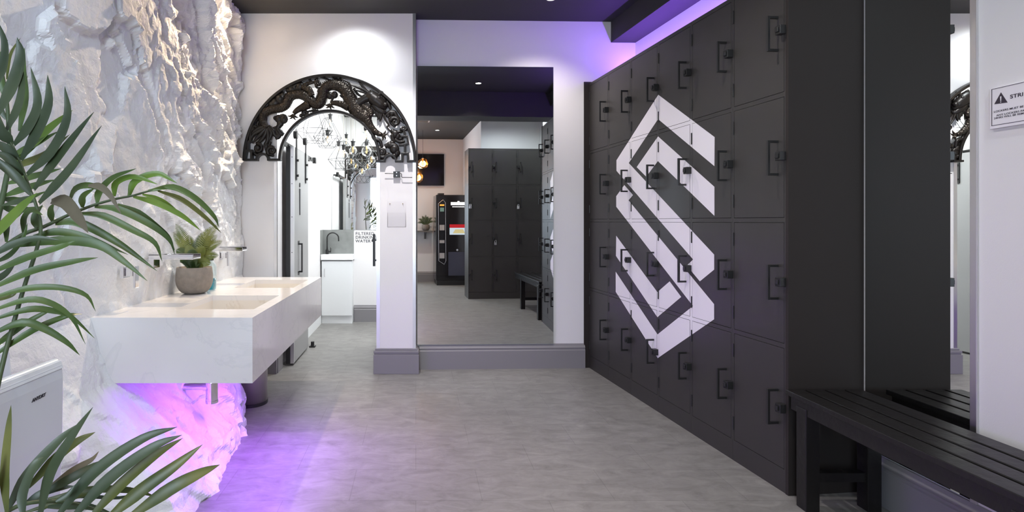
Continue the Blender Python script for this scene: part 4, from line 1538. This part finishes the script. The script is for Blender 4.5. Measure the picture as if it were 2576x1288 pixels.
# ------------------------------------------------------------------ corridor: sliding door, rail, cabinet, tap, lettering
DX = -1.100
dt = bpy.data.objects.new('door_1', None)
COL.objects.link(dt)
dt.location = (DX, 4.80, 0.02)
struct(dt)
dl = lambda x, y, z: (x - DX, y - 4.80, z - 0.02)
MB().box(-0.045, 0.0, 0.012, 0.645, 0.0, 1.955).build('leaf', M['doorgrey'], dt, bevel=0.002)
MB().box(-0.030, 0.002, -0.002, 0.012, 0.0, 1.955).build('edge_strip', M['alu'], dt)
MB().box(-0.067, -0.031, -0.012, 0.0, 0.0, 1.96).build('brush_seal', M['bmetal'], dt)
for zz in (0.25, 0.62, 1.0, 1.32, 1.62, 1.86):
    MB().cyl((-0.015, -0.006, zz), (-0.015, -0.001, zz), 0.004, n=10).build('screw', M['bmetal'], dt)
for yy in (0.09, 0.50):
    b = MB().box(0.002, 0.010, yy - 0.02, yy + 0.02, 1.66, 2.09)
    h = b.build('hanger_strap', M['bmetal'], dt)
    MB().cyl((-0.018, yy, 2.075), (0.014, yy, 2.075), 0.036, n=28).build('wheel', M['bmetal'], h)
    for zz in (1.70, 1.84):
        MB().cyl((0.010, yy, zz), (0.026, yy, zz), 0.011, n=12).build('bolt', M['bmetal'], h)
p = atX(748, 606, DX)
b = MB()
y0 = 1340 * 1.06 / (1046 - 741) - 4.80
hy = 0.22
b.box(0.0, 0.03, hy - 0.012, hy + 0.012, 1.06, 1.075).box(0.0, 0.03, hy - 0.012, hy + 0.012, 0.80, 0.815).box(0.022, 0.034, hy - 0.012, hy + 0.012, 0.80, 1.075)
b.box(0, 0.004, hy - 0.05, hy + 0.012, 0.78, 0.815).box(0, 0.004, hy - 0.05, hy + 0.012, 1.06, 1.10)
b.build('pull_handle', M['bmetal'], dt, bevel=0.002)
py_, pz_ = 0.245, 1.50
b = MB().prism([(py_ - 0.022, pz_ + 0.09), (py_ + 0.022, pz_ + 0.09), (py_ + 0.010, pz_ - 0.16), (py_ - 0.010, pz_ - 0.16)], 0.0, 0.006, 'X')
b.cyl((0, py_, pz_ + 0.125), (0.006, py_, pz_ + 0.125), 0.022, n=18)
b.build('person_symbol', M['textb'], dt, bevel=0.002)

t = thing('barn_door_rail', 'black steel sliding door rail on the corridor wall', 'door rail', (-1.2135, 5.35, 1.985))
MB().box(0.055, 0.065, -0.66, 0.70, -0.022, 0.022).build('bar', M['bmetal'], t)
for yy in (-0.55, -0.05, 0.45, 0.63):
    MB().cyl((0, yy, 0), (0.072, yy, 0), 0.011, n=12).build('standoff', M['bmetal'], t)
MB().box(0.05, 0.085, 0.64, 0.70, -0.03, 0.035).build('end_stop', M['bmetal'], t, bevel=0.003)
t = thing('door_guide', 'small black floor guide at the foot of the sliding door', 'door guide', (DX + 0.03, 5.52, 0))
MB().box(-0.03, 0.03, -0.03, 0.03, 0, 0.012).build('foot_plate', M['bmetal'], t)
MB().cyl((0, 0, 0.01), (0, 0, 0.055), 0.018, n=16).build('roller', M['bmetal'], t)

ct = thing('sink_cabinet', 'small white sink cabinet at the end of the corridor', 'cabinet', (-1.0, 6.83, 0))
MB().box(-0.197, 0.190, -0.055, 0.088, 0.10, 0.80).build('body', M['cab'], ct, bevel=0.002)
MB().box(-0.197, 0.190, -0.045, 0.088, 0.0, 0.10).build('plinth', M['cab'], ct)
d = MB().box(-0.195, 0.188, -0.073, -0.056, 0.105, 0.795).build('door', M['cab'], ct, bevel=0.002)
MB().tube([(-0.155, -0.073, 0.60), (-0.155, -0.095, 0.605), (-0.155, -0.095, 0.695), (-0.155, -0.073, 0.70)], 0.004, 8).build('handle', M['alu'], d)
b = MB().box(-0.205, 0.200, -0.082, -0.066, 0.80, 0.88).box(-0.205, 0.200, 0.05, 0.088, 0.80, 0.88).box(-0.205, -0.18, -0.066, 0.05, 0.80, 0.88).box(0.175, 0.200, -0.066, 0.05, 0.80, 0.88).box(-0.205, 0.2, -0.082, 0.088, 0.80, 0.815)
b.build('basin', M['ceramic'], ct, bevel=0.004)
t = thing('drinking_tap', 'black gooseneck tap on the white sink cabinet', 'tap', (-1.143, 6.865, 0.88))
MB().cyl((0, 0, 0), (0, 0, 0.055), 0.019, n=18).build('tap_base', M['bmetal'], t)
MB().tube([(0, 0, 0.05), (0, 0, 0.20)] + [(0.075 - 0.075 * math.cos(R(a)), -0.02 * math.sin(R(a)), 0.20 + 0.075 * math.sin(R(a))) for a in range(15, 166, 15)] + [(0.150, -0.005, 0.165)], 0.0085, 10).build('spout', M['bmetal'], t, smooth=True)
MB().cyl((0.012, 0, 0.03), (0.05, 0, 0.03), 0.010, n=12).cyl((0.047, 0, 0.02), (0.047, 0, 0.085), 0.005, n=10).build('lever', M['bmetal'], t)
b = MB().box(-1.2125, -0.805, YB - 0.012, YB - 0.001, 0.881, 1.19).box(-1.2125, -1.205, 6.76, YB - 0.012, 0.881, 1.19)
tag(b.build('splashback', M['splash']), 'grey stone-look splashback behind the sink tap', 'splashback')

wt = thing('wall_lettering', 'black FILTERED DRINKING WATER lettering under the corridor mirror', 'lettering', (-0.787, YB - 0.001, 1.16))
sc = 6.92 / F
for k, body in enumerate(('FILTERED', 'DRINKING', 'WATER')):
    text('letters', body, 7.3 * sc / 0.70, M['textb'], ((893.6 - 893) * sc, 0, -(590.2 + k * 9.4 - 583.2) * sc), (R(90), 0, 0), wt, 0.0006, 0.0008, sx=1.02, spacing=1.08)
dp = []
for k in range(17):
    a = 2 * math.pi * k / 16
dx, dz = (936.5 - 893) * sc, -(605 - 583.2) * sc
drop = [(dx + 0.013 * math.cos(R(a)), dz + 0.013 * math.sin(R(a))) for a in range(150, 391, 20)] + [(dx, dz + 0.034)]
MB().prism(drop, -0.0005, 0.0008).build('drop_symbol', M['textb'], wt)

gd = bpy.data.objects.new('door_2', None)
COL.objects.link(gd)
gd.location = (-0.34, 4.78, 0)
struct(gd)
MB().box(0.0, 0.04, 0.0, 0.75, 0.01, 2.05).build('leaf', M['cab'], gd, bevel=0.002)
hx = at(941, 600, 5.0).x + 0.34
b = MB().box(hx - 0.011, hx + 0.011, 0.21, 0.235, 0.88, 1.182)
for zz in (0.935, 1.125):
    b.box(hx, 0.0, 0.215, 0.23, zz - 0.008, zz + 0.008)
b.build('pull_handle', M['bmetal'], gd, bevel=0.002)

# ------------------------------------------------------------------ pendants in the corridor


def bulb_pendant(px, py, Y, rb, label, cage=None):
    """px, py: centre of the globe; cage = (half width, top, girdle, bottom) in metres from the globe centre"""
    c = at(px, py, Y)
    t = thing('pendant_light', label, 'pendant light', (c.x, c.y, CEIL), 0, 'clear globe pendants behind the arch')
    zc = c.z - CEIL
    prof = []
    for k in range(15):
        a = -math.pi / 2 + k / 14 * (math.pi * 0.86)
        prof.append((max(0.0, rb * math.cos(a)), zc + rb * math.sin(a)))
    prof[0] = (0.0, prof[0][1])
    zt_ = zc + rb * 1.22
    prof.append((0.019, zt_))
    MB().cyl((0, 0, 0), (0, 0, zt_ + 0.06), 0.0022, n=6).build('cord', M['cord'], t)
    MB().lathe([(0.05, -0.02), (0.05, -0.002), (0.0, -0.001)], (0, 0, 0), 20).build('ceiling_rose', M['bmetal'], t)
    MB().lathe([(0.0, 0.0), (0.019, 0.0), (0.021, 0.045), (0.027, 0.047), (0.027, 0.056), (0.006, 0.062), (0.004, 0.085), (0, 0.085)], (0, 0, zt_ - 0.004), 20).build('lamp_holder', M['bmetal'], t, smooth=False)
    g = MB().lathe(prof, (0, 0, 0), 24).build('globe', M['glass'], t, smooth=True)
    f = MB()
    for k in range(4):
        a = k * math.pi / 2
        f.tube([(0.004 * math.cos(a), 0.004 * math.sin(a), zt_ - 0.01), (0.011 * math.cos(a), 0.011 * math.sin(a), zc + 0.01), (0.006 * math.cos(a + .6), 0.006 * math.sin(a + .6), zc - 0.02)], 0.0011, 5)
    f.build('filament', M['filament'], g)
    if cage:
        hw, top, gi, bo_, rot = cage
        n = 6
        w = MB()
        apex = Vector((0, 0, zc + top))
        G1 = [Vector((hw * math.cos(2 * math.pi * k / n + rot), hw * math.sin(2 * math.pi * k / n + rot), zc + gi)) for k in range(n)]
        G2 = [Vector((hw * 0.58 * math.cos(2 * math.pi * (k + .5) / n + rot), hw * 0.58 * math.sin(2 * math.pi * (k + .5) / n + rot), zc + bo_)) for k in range(n)]
        G0 = [Vector((0.035 * math.cos(2 * math.pi * k / n + rot), 0.035 * math.sin(2 * math.pi * k / n + rot), zc + top)) for k in range(n)]
        rw = 0.0023
        for k in range(n):
            w.tube([G0[k], G1[k]], rw, 5)
            w.tube([G0[k], G0[(k + 1) % n]], rw, 5)
            w.tube([G1[k], G1[(k + 1) % n]], rw, 5)
            w.tube([G2[k], G2[(k + 1) % n]], rw, 5)
            w.tube([G1[k], G2[k]], rw, 5)
            w.tube([G1[(k + 1) % n], G2[k]], rw, 5)
        w.build('wire_cage', M['wire'], t)
    return t


t = thing('added_panel_light', 'added white light panel brightening the corridor behind the arch', 'ceiling light', (-0.06, 5.8, CEIL))  # added fitting, out of view, carries the corridor's area light
MB().box(-0.30, 0.30, -0.7, 0.7, -0.02, -0.001).build('frame', M['cab'], t)
MB().box(-0.28, 0.28, -0.68, 0.68, -0.023, -0.02).build('diffuser', emis('panel_diffuser', (0.95, 0.99, 1.0), 2.0), t)
light('corridor_fill', 'AREA', (0, 0, -0.03), L_CORR, (0.95, 0.99, 1.0), (0, 0, 0), 0.56, 1.36, parent=t)
S54 = 5.4 / F
bulb_pendant(790.3, 299.3, 5.4, 0.048, 'globe pendant in the largest wire cage, leftmost behind the arch', (46 * S54, 38 * S54, -29 * S54, -58 * S54, 0.12))
bulb_pendant(831, 312, 6.2, 0.050, 'globe pendant without cage hanging highest, beside the largest wire cage')
bulb_pendant(824, 354, 5.6, 0.046, 'globe pendant in the middle wire cage right of the sliding door', (36 * 5.6 / F, 56 * 5.6 / F, 9 * 5.6 / F, -16 * 5.6 / F, 0.4))
bulb_pendant(852, 379, 6.3, 0.046, 'globe pendant touching the largest lower cage on its left')
bulb_pendant(864.4, 390, 5.9, 0.049, 'globe pendant inside the lowest wire cage', (39 * 5.9 / F, 34 * 5.9 / F, -12 * 5.9 / F, -36 * 5.9 / F, 0.2))
bulb_pendant(888, 379, 6.0, 0.044, 'small globe pendant between the lowest cage and the big right-hand globe')
bulb_pendant(922, 381, 5.5, 0.052, 'big crisp globe pendant against the mirror near the right jamb', (34 * 5.5 / F, 22 * 5.5 / F, -17 * 5.5 / F, -36 * 5.5 / F, 0.5))
bulb_pendant(934.5, 404, 6.1, 0.045, 'lowest globe pendant close to the right jamb of the doorway')
bulb_pendant(920, 343, 5.2, 0.049, 'globe pendant hanging above the big crisp one near the right jamb')

# ------------------------------------------------------------------ ceiling downlights


def downlight(x, y, label, lamp='spotlamp', energy=0.0, col=(1, 1, 1), rot=None, spot=80, blend=0.8, size=0.03):
    t = thing('ceiling_spotlight', label, 'ceiling light', (x, y, CEIL), 0, 'recessed ceiling spotlights')
    MB().lathe([(0.046, -0.006), (0.050, -0.001), (0.046, -0.0005), (0.036, -0.001), (0.036, -0.006), (0.046, -0.006)], (0, 0, 0), 28, False).build('trim_ring', M['bmetal'], t)
    MB().lathe([(0.035, -0.003), (0.0, -0.0035)], (0, 0, 0), 24).build('lamp', M[lamp], t)
    if energy:
        light('spot_beam', 'SPOT', (0, 0, -0.03), energy, col, rot or (0, 0, 0), size, spot=spot, blend=blend, parent=t)


CWARM = (1.0, 0.76, 0.50)
downlight(-0.50, 4.20, 'ceiling spotlight washing the wall above the dragon arch', 'spotlamp', L_WALLWASH, (0.93, 0.97, 1.0), (R(14), 0, 0), 132, 1.0)
downlight(1.08, 4.25, 'ceiling spotlight in front of the big mirror', 'spotlamp', L_DOWN * 0.85, (1, 0.90, 0.88), None, 125, 1.0)
downlight(0.93, 2.55, 'ceiling spotlight over the open floor, mirrored in the big mirror', 'spotlamp', L_DOWN, (1, 0.95, 0.93), None, 125, 1.0)
downlight(-1.27, 4.22, 'warm ceiling spotlight grazing the rock wall over the vanity', 'spotwarm', L_WARM, CWARM, aim((-1.27, 4.22, 3.05), (-1.45, 2.9, 1.2)), 96, 0.7, 0.012)
downlight(-1.02, 3.30, 'warm ceiling spotlight pointing straight down at the basins', 'spotwarm', 26.0, (1.0, 0.85, 0.70), aim((-1.02, 3.30, 3.05), (-1.08, 3.36, 0.85)), 48, 0.5, 0.02)
downlight(-0.22, 3.62, 'ceiling spotlight aimed at the pier beside the arch', 'spotlamp', 74.0, (1, 0.96, 0.96), aim((-0.22, 3.62, 3.05), (-0.12, 4.56, 1.35)), 62, 0.8)
downlight(-0.08, 2.85, 'added fill spotlight for the vanity side and the open floor beside it', 'spotlamp', 24.0, (1.0, 0.93, 1.0), None, 125, 1.0)  # added lamp, brightens the vanity side and the floor
downlight(1.75, 0.95, 'cool ceiling spotlight in the corner above the rear lockers', 'spotlamp', 24.0, (0.86, 0.95, 1.0), None, 172, 0.5)
downlight(0.93, 1.10, 'added fill spotlight near the bench', 'spotlamp', L_DOWN, (1, 0.94, 0.93), None, 125, 1.0)  # added lamp, part of the general room fill
downlight(-0.55, 1.05, 'added cool fill spotlight over the palm, washing the rock wall', 'spotlamp', 52.0, (0.74, 0.87, 1.0), aim((-0.55, 1.05, 3.05), (-1.5, 2.15, 1.55)), 88, 1.0, 0.09)  # added lamp, stands in for cool ambient light on the rock
downlight(0.75, -1.0, 'ceiling spotlight of the lounge behind the camera', 'spotlamp', L_DOWN, (1, 0.93, 0.86), None, 125, 1.0)
downlight(-0.6, -1.0, 'ceiling spotlight of the lounge in front of the added window', 'spotlamp', L_DOWN, (1, 0.93, 0.86), None, 125, 1.0)

# ------------------------------------------------------------------ the room seen in the mirrors


def V(x, y, Yv):
    return unmirror(at(x, y, Yv))


# three locker columns facing the big mirror
pl = V(1178, 753, 8.93)
NB = ['locker column at the free end of the rear bank, seen in the big mirror', 'middle locker column of the rear bank, with a padlock, seen in the big mirror', 'locker column of the rear bank in the corner behind the bench']
bx0, byf = pl.x, pl.y
for k in range(3):
    rc = locker_column(0, NB[k], False, (bx0 + k * LW * 1.13, byf, 0), 0.0, 'rear bank of lockers facing the mirror')
    rc.scale = (1.13, 1, 1)
for px, py, nm in ((1183, 517, 'steel padlock on the free end of the rear locker bank'), (1305, 518, 'steel padlock high on the rear lockers, nearest the corner'), (1247, 609, 'steel padlock hanging low in the middle of the rear lockers')):
    p = V(px, py, 8.88)
    t = thing('padlock', nm, 'padlock', (p.x, byf + 0.05, p.z - 0.03), 0, 'padlocks on the rear lockers')
    MB().box(-0.02, 0.02, -0.010, 0.010, -0.02, 0.022).build('lock_body', M['alu'], t, bevel=0.003)
    MB().tube([(-0.013, 0, 0.02), (-0.013, 0, 0.04)] + [(0.013 * math.cos(R(a)), 0, 0.045 + 0.013 * math.sin(R(a))) for a in range(180, -1, -30)] + [(0.013, 0, 0.02)], 0.004, 8).build('shackle', M['chrome'], t)

# vending machine
pv = V(1097, 718, 10.8)
vx, vy = pv.x, pv.y
t = thing('vending_machine', 'black drinks vending machine with lit header, seen in the big mirror', 'vending machine', (vx, vy, 0))
W_, H_ = 0.72, 1.84
MB().box(0, W_, -0.60, -0.02, 0.10, H_).build('cabinet', M['tv'], t, bevel=0.012)
MB().box(0.02, W_ - 0.02, -0.58, -0.04, 0, 0.12).build('plinth', M['bmetal'], t)
MB().box(0.07, 0.19, -0.45, -0.25, H_, H_ + 0.045).build('aerial_box', M['bmetal'], t)
MB().box(0.01, W_ - 0.01, -0.02, 0.0, 0.20, H_ - 0.02).build('front_panel', M['tv'], t, bevel=0.004)
fr = [(0.055, 0.50), (0.165, 0.43), (0.20, 0.50), (0.19, 1.68), (0.14, 1.74), (0.045, 1.66)]
MB().tube([(x, 0.004, z) for x, z in fr], 0.004, 6, closed=True).build('console_frame', M['alu'], t)
MB().box(0.075, 0.165, 0.0, 0.005, 1.615, 1.645).build('price_display', M['orange'], t)
MB().box(0.08, 0.16, 0.0, 0.005, 1.50, 1.58).build('menu_display', M['screeng'], t)
for z0, z1 in ((1.12, 1.23), (0.86, 0.92), (0.55, 0.66)):
    MB().box(0.07, 0.17, 0.0, 0.005, z0, z1).build('sticker', M['sticker'], t)
MB().box(0.25, 0.68, 0.0, 0.004, 0.20, 0.68).build('lower_panel', M['panelblue'], t)
b = MB()
xx = 0.30
for w_ in (0.03, 0.026, 0.03, 0.034, 0.04, 0.034, 0.03, 0.028, 0.026):
    b.box(xx, xx + w_, 0.0, 0.006, 1.63, 1.69 + (0.022 if w_ == 0.04 else 0))
    xx += w_ + 0.004
for k in range(9):
    b.box(0.33 + k * 0.028, 0.352 + k * 0.028, 0.0, 0.005, 1.59, 1.604)
b.build('lit_header', M['glow'], t)
MB().box(0.275, 0.66, 0.0, 0.005, 1.17, 1.24).build('screen_band', M['red'], t)
s = MB().box(0.275, 0.66, 0.0, 0.005, 1.03, 1.17).build('screen', M['scrw'], t)
MB().prism([(0.34, 1.06), (0.59, 1.06), (0.55, 1.14), (0.39, 1.14)], 0.005, 0.008).build('screen_picture', M['scry'], s)
MB().cyl((0.43, 0, 0.42 + 0.3), (0.43, 0.012, 0.42 + 0.3), 0.02, n=14).build('hatch_knob', M['alu'], t)

# television, shelf and plant on the front wall
YW = -2.15
vw = 4.70 * 2 + 2.1
p0, p1 = V(1048, 388, 11.5), V(1117, 467, 11.5)
t = thing('television', 'black wall television seen in the big mirror', 'television', ((p0.x + p1.x) / 2 - 0.1, YW + 0.04, (p0.z + p1.z) / 2))
hw, hh = abs(p1.x - p0.x) / 2 + 0.1, abs(p0.z - p1.z) / 2
MB().box(-hw, hw, -0.02, 0.025, -hh, hh).build('screen', M['tv'], t, bevel=0.004)
MB().box(-0.12, 0.12, -0.04, -0.02, -0.1, 0.1).build('wall_bracket', M['bmetal'], t)
p = V(1060, 580, 11.5)
t = thing('wall_shelf', 'grey shelf with a bracket on the wall below the television', 'shelf', (p.x - 0.1, YW, p.z))
MB().box(-0.35, 0.33, 0.0, 0.22, -0.03, 0.0).build('board', M['wood'], t)
for xx in (-0.2, 0.16):
    MB().box(xx, xx + 0.04, 0.0, 0.18, -0.06, -0.03).box(xx, xx + 0.04, 0.0, 0.03, -0.18, -0.06).build('bracket', M['wood'], t)
pf = V(1071, 575, 11.4)
fern_plant('small fern in a grey pot on the shelf seen in the big mirror', (pf.x, YW + 0.12, p.z), 0.085, 0.13, [(-0.16, 0.10, 0.0, M['fern_d']), (-0.08, 0.15, 0.02, M['fern_d']), (0.05, 0.14, 0.03, M['fern_d']), (0.15, 0.12, 0.0, M['fern_d']), (0.18, 0.05, 0.02, M['fern_d']), (-0.18, 0.03, 0.02, M['fern_d']), (0, 0.17, 0, M['fern_d'])], 0.03)

for px, py, Yv, nm in ((1063.5, 412, 10.4, 'amber faceted glass pendant, the upper one, in front of the television'), (1051, 447, 10.3, 'amber faceted glass pendant, the lower one, half hidden by the pier')):
    p = V(px, py, Yv)
    t = thing('amber_pendant', nm, 'pendant light', (p.x, p.y, CEIL), 0, 'amber glass pendants')
    zc = p.z - CEIL
    MB().cyl((0, 0, 0), (0, 0, zc + 0.10), 0.003, n=6).build('cord', M['bmetal'], t)
    bm = bmesh.new()
    bmesh.ops.create_icosphere(bm, subdivisions=2, radius=0.105)
    rs = random.Random(int(px))
    for v in bm.verts:
        v.co *= rs.uniform(0.86, 1.10)
    b = MB().add([(v.co.x, v.co.y, v.co.z + zc) for v in bm.verts], [tuple(v.index for v in f.verts) for f in bm.faces])
    bm.free()
    g = b.build('glass_shade', M['amber'], t)
    MB().ball((0, 0, zc), 0.034, 12, (1, 1, 1.4)).build('bulb', M['amberlamp'], g)
    MB().cyl((0, 0, zc + 0.04), (0, 0, zc + 0.11), 0.018, n=14).build('lamp_holder', M['alu'], t)
    light('amber_glow', 'POINT', (0, 0, zc), L_AMBER, (1.0, 0.6, 0.25), size=0.06, parent=t)

# vent in the lounge ceiling
p = V(1060, 313, 9.4)
t = thing('ceiling_vent', 'grey square air vent in the lounge ceiling seen in the big mirror', 'vent', (p.x - 0.1, p.y, CEIL))
b = MB().box(-0.25, 0.25, -0.12, 0.12, -0.012, -0.001)
b.build('frame', M['sticker'], t, bevel=0.002)
for k in range(4):
    MB().box(-0.22, 0.22, -0.09 + k * 0.05, -0.07 + k * 0.05, -0.018, -0.012).build('slat', M['wood'], t)
